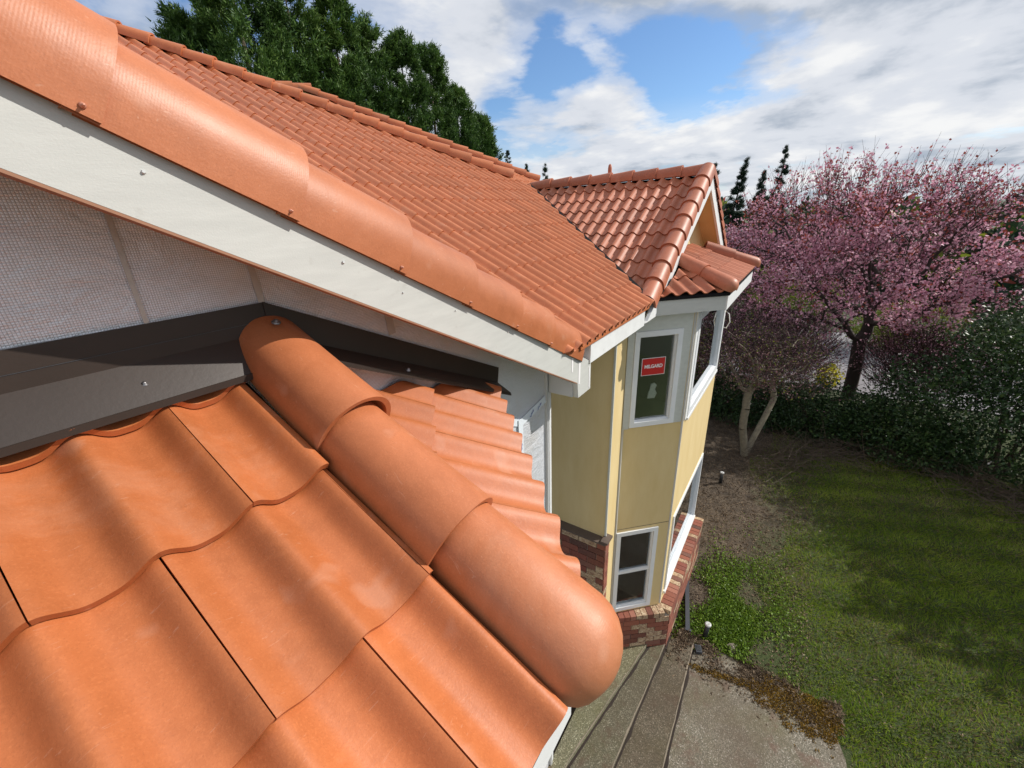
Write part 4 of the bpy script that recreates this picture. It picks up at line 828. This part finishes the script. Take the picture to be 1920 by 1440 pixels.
def twigs(pos, dirs, L, r_):
    """thin three-sided shoots as stretched triangles in two planes"""
    n = len(pos); s1 = unit(np.cross(dirs, unit(rng.normal(size=(n, 3))))); s2 = np.cross(dirs, s1); tip = pos+dirs*np.asarray(L)[:, None]
    r_ = np.broadcast_to(np.asarray(r_), (n,))[:, None]
    return np.concatenate([np.stack([pos-s*r_, pos+s*r_, tip+s*r_*.35, tip-s*r_*.35], 1).reshape(-1, 3) for s in (s1, s2)])
# pink cherry
g = np.random.default_rng(5); ct = root('cherry_tree', (16.0, -1.9, 0), 'large pink blossoming cherry tree with a dark forked trunk right of the bay', 'cherry tree')
A = g.normal(size=(3000, 3)); A = unit(A)*(g.random(3000)**.40)[:, None]; A = A*np.array([3.6, 4.3, 2.25])+np.array([.2, .75, 4.3]); A = A[(A[:, 2] > 2.3)][:1500]
start = [(0, 0, 0), (.02, 0, .5), (.0, .02, 1.0), (.03, .05, 1.45), (.05, .08, 1.85)]
nodes, par = colonize(A, start, .30, 2.2, .42, 130, 3)
sk, rad = skeleton_mesh(nodes, par, .012, 2.0, 6, .30); link('trunk', sk.mesh('trunk', M_BARK, True), ct)
leafn = np.where(rad < .035)[0]; c0 = np.array([.2, .75, 3.6])
sel = g.choice(leafn, 8200); p0 = nodes[sel]+g.normal(size=(len(sel), 3))*.10
out = unit(unit(p0-c0)*.9+np.array([0, 0, .55])+g.normal(size=p0.shape)*.75); L = g.uniform(.22, .62, len(sel)); topf = np.clip((p0[:, 2]-5.2)/1.4, 0, 1)
L = L*(1+.75*topf); out = unit(out+np.array([0, 0, 1.0])*topf[:, None])
link('twigs', big_mesh('twigs', twigs(p0, out, L, .0055), 0, [M_TWIG]), ct)['kind'] = 'stuff'
nbp = 9; f = np.repeat(g.random((len(sel), 3)), 3, 1); P = (p0[:, None]+out[:, None]*(L[:, None]*f)[..., None]).reshape(-1, 3)+g.normal(size=(len(sel)*nbp, 3))*.028
dens = np.repeat(.60+.54*np.sin(p0[:, 0]*1.5+p0[:, 1]*2.1+p0[:, 2]*1.7), nbp); P = P[g.random(len(P)) < np.clip(dens, .14, .95)]
V = cards(P, unit(g.normal(size=P.shape)), g.uniform(.045, .095, len(P)), g.uniform(.04, .075, len(P)))
redp = ((P[:, 2] > 5.2) & (g.random(len(P)) < .30)) | (g.random(len(P)) < .10)
link('crown', big_mesh('crown', V, 0, [M_CHER, M_CHER2], mi=redp.astype(int)), ct)
# small lichened tree with forked trunk and bare twiggy head
pl = root('plum_tree', (10.6, .40, 0), 'small bare tree with a pale lichened forked trunk beside the bay', 'small tree')
A = unit(g.normal(size=(420, 3)))*(g.random(420)**.4)[:, None]*np.array([1.5, 1.35, .75])+np.array([.5, .1, 2.45])
start = [(0, 0, 0), (.02, .06, .35), (-.03, .14, .75), (.0, .16, 1.05)]; n1, p1_ = colonize(A, start, .2, 1.4, .3, 80, 9)
s1_, r1 = skeleton_mesh(n1, p1_, .010, 1.75, 7, .12); s2_, _r = skeleton_mesh(*colonize(A[:160]+np.array([.9, -.35, -.1]), [(.05, -.02, 0), (.35, -.12, .38), (.72, -.25, .8), (1.05, -.36, 1.2)], .2, 1.4, .34, 60, 12), .010, 1.75, 7, .085)
s1_.add(s2_.v, s2_.f); link('trunk', s1_.mesh('trunk', M_LICHEN, True), pl)
ln_ = np.where(r1 < .03)[0]; sel = g.choice(ln_, 2600); pp = n1[sel]+g.normal(size=(2600, 3))*np.array([.3, .3, .1]); dd = unit(unit(pp-np.array([.3, 0, 1.4]))+g.normal(size=pp.shape)*.7); LL = g.uniform(.15, .5, 2600)
link('twigs', big_mesh('twigs', twigs(pp, dd, LL, .004), 0, [M_TWIG]), pl)['kind'] = 'stuff'
Pq = np.repeat(pp, 3, 0)+np.repeat(dd*LL[:, None], 3, 0)*g.random((7800, 1)); link('buds', big_mesh('buds', cards(Pq, unit(g.normal(size=Pq.shape)), .035, .028), 0, [M_TWIGP, M_OLIVE], mi=(g.random(7800) < .22).astype(int)), pl)['kind'] = 'stuff'
def shrub(name, loc, blobs, label, cat, m_, n, leaf=(.07, .035), seed=1, flowers=None, up_=.35, shell=.55, group=None, stems=True):
    """broadleaf shrub: leaves through a union of ellipsoids, denser towards the shell"""
    gg = np.random.default_rng(seed); r0 = root(name, loc, label, cat, group); tot = sum((b_[3]*b_[4]*b_[5])**.67 for b_ in blobs); Vs = []; Fs = []
    for (x, y, z, a, b_, c) in blobs:
        k = int(n*((a*b_*c)**.67)/tot); q = unit(gg.normal(size=(k, 3))); rr = 1-np.abs(gg.normal(size=k))*.22*(1+0*shell); rr = np.clip(rr, .1, 1.1)
        nz = 1+.16*np.sin(q[:, 0]*7+x*3)*np.cos(q[:, 1]*6+y*2)+.10*np.sin(q[:, 2]*11+seed)+.07*np.sin(q[:, 0]*17+q[:, 1]*15)
        p = q*(rr*nz)[:, None]*np.array([a, b_, c])+np.array([x, y, z]); ok = p[:, 2] > .02; p = p[ok]; q = q[ok]
        d = unit(q*.6+np.array([0, 0, up_])+gg.normal(size=p.shape)*.8); s_ = gg.uniform(.6, 1.35, len(p)); Vs.append(cards(p, d, leaf[0]*s_, leaf[1]*s_, sag=.1))
        if flowers: 
            fm = (gg.random(len(p)) < flowers[1]) & (rr[ok] > .85); fp = p[fm]+q[fm]*.03; 
            for _ in range(3): Fs.append(cards(fp, unit(gg.normal(size=fp.shape)+q[fm]), flowers[2], flowers[2]*.8))
    if stems:
        b = MB()
        for (x, y, z, a, b_, c) in blobs:
            for _ in range(4): b.tube([(x+gg.normal()*.1, y+gg.normal()*.1, 0), (x+gg.normal()*a*.3, y+gg.normal()*b_*.3, max(z, .1)+c*.3)], [.03, .008], 5)
        link('stems', b.mesh('stems', M_BROWN), r0)
    link('foliage', big_mesh('foliage', np.concatenate(Vs), 0, [m_]), r0)
    if flowers and Fs: link('flowers', big_mesh('flowers', np.concatenate(Fs), 0, [flowers[0]]), r0)['kind'] = 'stuff'
    return r0
shrub('camellia_bush', (12.6, -5.0, 0), [(0, .6, 1.6, 1.7, 1.9, 1.8), (.3, -.7, 2.3, 1.9, 1.9, 2.2), (-.4, -2.4, 2.5, 1.8, 1.8, 2.2), (.3, 1.9, 1.2, 1.3, 1.2, 1.25), (.6, .5, 2.6, 1.2, 1.3, 1.2), (-.5, -4.2, 2.3, 1.9, 1.9, 2.2), (.5, -1.3, 3.5, 1.2, 1.3, 1.15), (.3, -2.9, 3.7, 1.3, 1.3, 1.2)], 'large dark evergreen bush dotted with pale flowers at the right', 'bush', M_LAUREL, 68000, (.085, .045), 31, (M_CAMEL, .012, .055))
for i, (l, s_, lab) in enumerate((((12.8, -1.0, 0), (1.1, 1.25, .95), 'low dark laurel below the cherry trunk'), ((12.9, .9, 0), (1.1, 1.15, 1.0), 'low dark laurel behind the pale forked trunk'), ((12.4, -2.6, 0), (1.0, 1.1, .95), 'low dark laurel touching the flowering bush'), ((13.4, 2.6, 0), (1.2, 1.2, 1.15), 'dark laurel partly hidden by the bay'))):
    shrub('laurel_shrub', l, [(0, 0, .55, *s_), (.3, .6, .5, s_[0]*.7, s_[1]*.7, s_[2]*.8), (-.2, -.6, .45, s_[0]*.7, s_[1]*.7, s_[2]*.7)], lab, 'shrub', M_LAUREL, 12500, (.075, .04), 40+i, group='low laurels along the lawn')
for i, (l, bl, m_, lab, n) in enumerate((((22.5, -4.3, 0), [(0, 0, 1.0, 1.5, 1.6, 1.2), (.5, 1.2, .8, 1.1, 1.1, .9)], M_OLIVE, 'yellow green shrub right of the cherry trunk beyond the gravel', 9000), ((27.5, 1.2, 0), [(0, 0, 1.3, 2.0, 1.8, 1.5), (0, -2.0, 1.0, 1.6, 1.4, 1.2)], M_OLIVE, 'yellow green shrub left of the cherry trunk beyond the gravel', 9000),
        ((26.5, 4.4, 0), [(0, 0, 1.4, 1.8, 1.5, 1.5)], M_OLIVE, 'yellow green shrub showing beside the bay corner', 6000), ((16.9, -1.35, 0), [(0, 0, .32, .3, .34, .36)], M_FORSY, 'small bright yellow flowering plant behind the laurels', 700), ((21.5, -7.2, 0), [(0, 0, 1.4, 1.6, 1.8, 1.6)], M_LAUREL, 'dark rounded shrub beyond the gravel behind the flowering bush', 8000))):
    shrub('garden_shrub', l, bl, lab, 'shrub', m_, n, (.10, .055), 70+i, group='shrubs beyond the gravel')
# bare reddish thickets below the cherry, in front of the gravel
for i, (x, y, s_, lab) in enumerate(((14.6, 1.6, 1.3, 'bare reddish twiggy shrub beside the bay under the cherry'), (15.2, .1, 1.15, 'bare reddish twiggy shrub left of the cherry trunk'), (15.3, -3.2, 1.1, 'bare reddish twiggy shrub right of the cherry trunk')  )):
    r0 = root('bare_shrub', (x, y, 0), lab, 'shrub', 'bare twiggy shrubs under the cherry'); k = 2600
    q = unit(g.normal(size=(k, 3)))*(g.random(k)**.5)[:, None]*np.array([1.1, 1.2, .95])*s_+np.array([0, 0, 1.35*s_]); q[:, 2] = np.abs(q[:, 2]); d = unit(q*np.array([1, 1, .6])+np.array([0, 0, .4])+g.normal(size=q.shape)*.5); L = g.uniform(.25, .7, k)
    st_ = MB()
    for a in range(7): st_.tube([(g.normal()*.08, g.normal()*.08, 0), (math.cos(a)*.35*s_, math.sin(a)*.35*s_, .8*s_), (math.cos(a)*.8*s_, math.sin(a)*.8*s_, 1.7*s_)], [.025, .016, .006], 4)
    link('stems', st_.mesh('stems', M_BARK), r0); link('twigs', big_mesh('twigs', twigs(q, d, L, .006), 0, [M_TWIG]), r0)['kind'] = 'stuff'
    bp = np.repeat(q, 4, 0)+np.repeat(d*L[:, None], 4, 0)*g.random((k*4, 1)); link('buds', big_mesh('buds', cards(bp, unit(g.normal(size=bp.shape)), .05, .035), 0, [M_TWIGP, M_CHER], mi=(g.random(k*4) < .35).astype(int)), r0)['kind'] = 'stuff'
# far wood: one mass beyond the drive
k = 60000; th = g.uniform(-.75, .62, k); dist = g.uniform(34, 110, k)**1.0; hgt = (2.0+3.0*(.5+.5*np.sin(th*23)*np.cos(th*51+1))+1.2*np.sin(th*90))*g.random(k)**.8*(.55+.45*dist/60)
P = np.stack([dist*np.cos(th), dist*np.sin(th), np.maximum(hgt, .05)], 1)
tag(link('far_wood', big_mesh('far_wood', cards(P, unit(g.normal(size=P.shape)+np.array([0, 0, .7])), .75+.006*dist, .42+.003*dist), 0, [M_FIR, M_LAUREL, M_CHER2, M_OLIVE], mi=g.choice(4, k, p=[.45, .33, .10, .12]))), 'distant mixed wood and hedges behind the garden', 'wood', kind='stuff')
# trees to the right, out of view, whose shade dapples the lawn
for i, (l, h, r_, lab) in enumerate((((12.9, -8.4, 0), 6.4, 1.9, 'rounded evergreen tree shading the lawn from beyond the right edge'), ((9.6, -8.9, 0), 5.6, 1.5, 'evergreen tree standing past the lawn shading its near end'))):
    r0 = root('shade_tree', l, lab, 'tree'); b = MB(); b.tube([(0, 0, 0), (.1, .1, h*.8)], [.2, .05], 8); link('trunk', b.mesh('trunk', M_BROWN, True), r0)
    k = 5200; q = unit(g.normal(size=(k, 3)))*(g.random(k)**.45)[:, None]*np.array([r_, r_, h*.42])+np.array([0, 0, h*.58]); cl = np.sin(q[:, 0]*3.1+1)*np.cos(q[:, 1]*3.3)+np.sin(q[:, 2]*2.9+q[:, 0]*1.7)*.8; q = q[cl > .2]
    link('crown', big_mesh('crown', cards(q, unit(g.normal(size=q.shape)), .34, .22), 0, [M_LAUREL]), r0)

# ------------------------------------------------------------------ ground cover
def wet(x, y):                                        # true where turf grows
    return (y < .2+.35*np.sin(x*1.1)+.25*np.sin(x*2.7+y*2)) 
def hz_(x, y): return bumps(x, y)
k = 300000; x = g.uniform(3.6, 12.2, k); y = g.uniform(-7.5, .6, k); n_ = np.sin(x*1.3+.7*np.sin(y*1.7))*np.cos(y*1.1+.5*np.sin(x*.9))+.5*np.sin(x*3.7+y*2.9)+.35*np.sin(x*7.1-y*5.3+1)
edge = (y < -.62+.30*np.sin(x*1.1+.4)+.2*np.sin(x*3.1)) | ((x > 8.8) & (y < .05+.2*np.sin(x*2))); dp = np.clip((-.4-y)/1.3, .0, 1)
ok = edge & (g.random(k) < np.clip(.30+.75*dp+.22*n_, .04, 1)) & ~((x < 4.83-.45*np.clip((-y-.8)/.5, 0, 1)) & (y > -1.44)); x, y, n_ = x[ok], y[ok], n_[ok]
P = np.stack([x, y, hz_(x, y)-.006], 1); cl = np.stack([np.sin(x*9+y*4), np.cos(y*8-x*5), np.full(len(x), 1.5)], 1); d = unit(cl*.55+np.stack([g.normal(size=len(x))*.5, g.normal(size=len(x))*.5, np.zeros(len(x))], 1))
mi = (g.random(len(x)) < np.clip(.20-.22*n_, .04, .65)).astype(int)
tag(link('grass', big_mesh('grass', cards(P, d, g.uniform(.03, .085, len(x)), .011, tri=True), 0, [M_GRASS, M_STRAW], k=3, mi=mi)), 'short uneven green lawn grass right of the bay', 'grass', kind='stuff')
k = 22000; x = g.normal(5.35, .75, k); y = g.normal(.02, .36, k); ok = (y < .66) & (x > 4.62) & (np.sin(x*5+y*3)+np.sin(y*7-x*2)+g.normal(size=k)*.5 > -.6) & ~((x < 4.8) & (y < .0)); x, y = x[ok], y[ok]
P = np.stack([x, y, hz_(x, y)+g.random(len(x))*.05], 1); d = unit(np.stack([g.normal(size=len(x)), g.normal(size=len(x)), np.full(len(x), .7)], 1))
tag(link('weeds', big_mesh('weeds', cards(P, d, g.uniform(.018, .05, len(x)), g.uniform(.015, .035, len(x))), 0, [M_WEED])), 'bright green weeds growing beside the brick bay', 'weeds', kind='stuff')
k = 46000; x = g.uniform(4.3, 12.4, k); y = g.uniform(-5.0, 1.4, k); ok = (g.random(k) < np.where(y > -1.0, .9, .2)) & ~((x > 4.4) & (x < 6.6) & (y > .62)); x, y = x[ok], y[ok]; P = np.stack([x, y, hz_(x, y)+.008], 1); P[:, 2] = np.where((x < 4.78) & (y > -1.3), np.where(y > .31, .09, .028), P[:, 2])
d = unit(np.stack([g.normal(size=len(x)), g.normal(size=len(x)), g.normal(size=len(x))*.25], 1))
kk = 9000; xx = 4.85-np.abs(g.normal(size=kk))*.22; yy = g.uniform(-1.35, .55, kk); o2 = (xx > 3.2) & (np.sin(xx*9+yy*7)+np.sin(yy*13-xx*4)+g.normal(size=kk)*.7 > .1); P = np.concatenate([P, np.stack([xx[o2], yy[o2], np.full(o2.sum(), .028)+.062*(yy[o2] > .31)], 1)]); d = np.concatenate([d, unit(g.normal(size=(o2.sum(), 3))*np.array([1, 1, .2]))]); x = np.zeros(len(P))
tag(link('leaf_litter', big_mesh('leaf_litter', cards(P, d, g.uniform(.02, .06, len(x)), g.uniform(.008, .024, len(x))), 0, [M_LITTER])), 'dead leaves and bark scattered over the bare soil', 'leaf litter', kind='stuff')
# brush heap along the far edge of the lawn
k = 2000; s_ = g.random(k); cx = 9.6+2.2*np.sin(s_*3.0)+.4*s_; cyy = .2-5.0*s_; P = np.stack([cx+g.normal(size=k)*.38+.35, cyy+g.normal(size=k)*.3, np.abs(g.normal(size=k))*.13], 1)
d = unit(np.stack([g.normal(size=k), g.normal(size=k), g.normal(size=k)*.35+.1], 1)); tag(link('brush_heap', big_mesh('brush_heap', twigs(P, d, g.uniform(.25, .85, k), .0055), 0, [M_BRUSH])), 'loose heap of cut brown twigs along the lawn edge', 'brush heap', kind='stuff')
# moss on the patio: low lumpy cushions in an uneven band
gx_, gy_ = np.meshgrid(np.arange(3.6, 4.8, .012), np.arange(-1.36, .34, .012)); gx_ = gx_.ravel()+g.normal(size=gx_.size)*.004; gy_ = gy_.ravel()+g.normal(size=gy_.size)*.004
cen = 4.50-.10*np.sin(gy_*2.2+.4); wid = .040+.23*np.clip((-.25-gy_)/.6, 0, 1)*np.clip((gy_+1.36)/.12, 0, 1)
nz = .05*np.sin(gx_*31+gy_*9)+.05*np.sin(gy_*27-gx_*13)+.035*np.sin(gx_*71+gy_*57); ok = (np.abs(gx_-cen+.02)/wid+nz*6+g.normal(size=gx_.size)*.16 < 1)
x, y = gx_[ok], gy_[ok]; P = np.stack([x, y, np.full(len(x), .0255)], 1); P = np.repeat(P, 2, 0)+g.normal(size=(len(x)*2, 3))*np.array([.005, .005, .0])
d = unit(np.stack([g.normal(size=len(P)), g.normal(size=len(P)), np.full(len(P), .8)], 1)); tag(link('moss', big_mesh('moss', cards(P, d, g.uniform(.012, .026, len(P)), g.uniform(.010, .018, len(P))), 0, [M_MOSS])), 'rusty brown moss spreading over the patio edge', 'moss', kind='stuff')
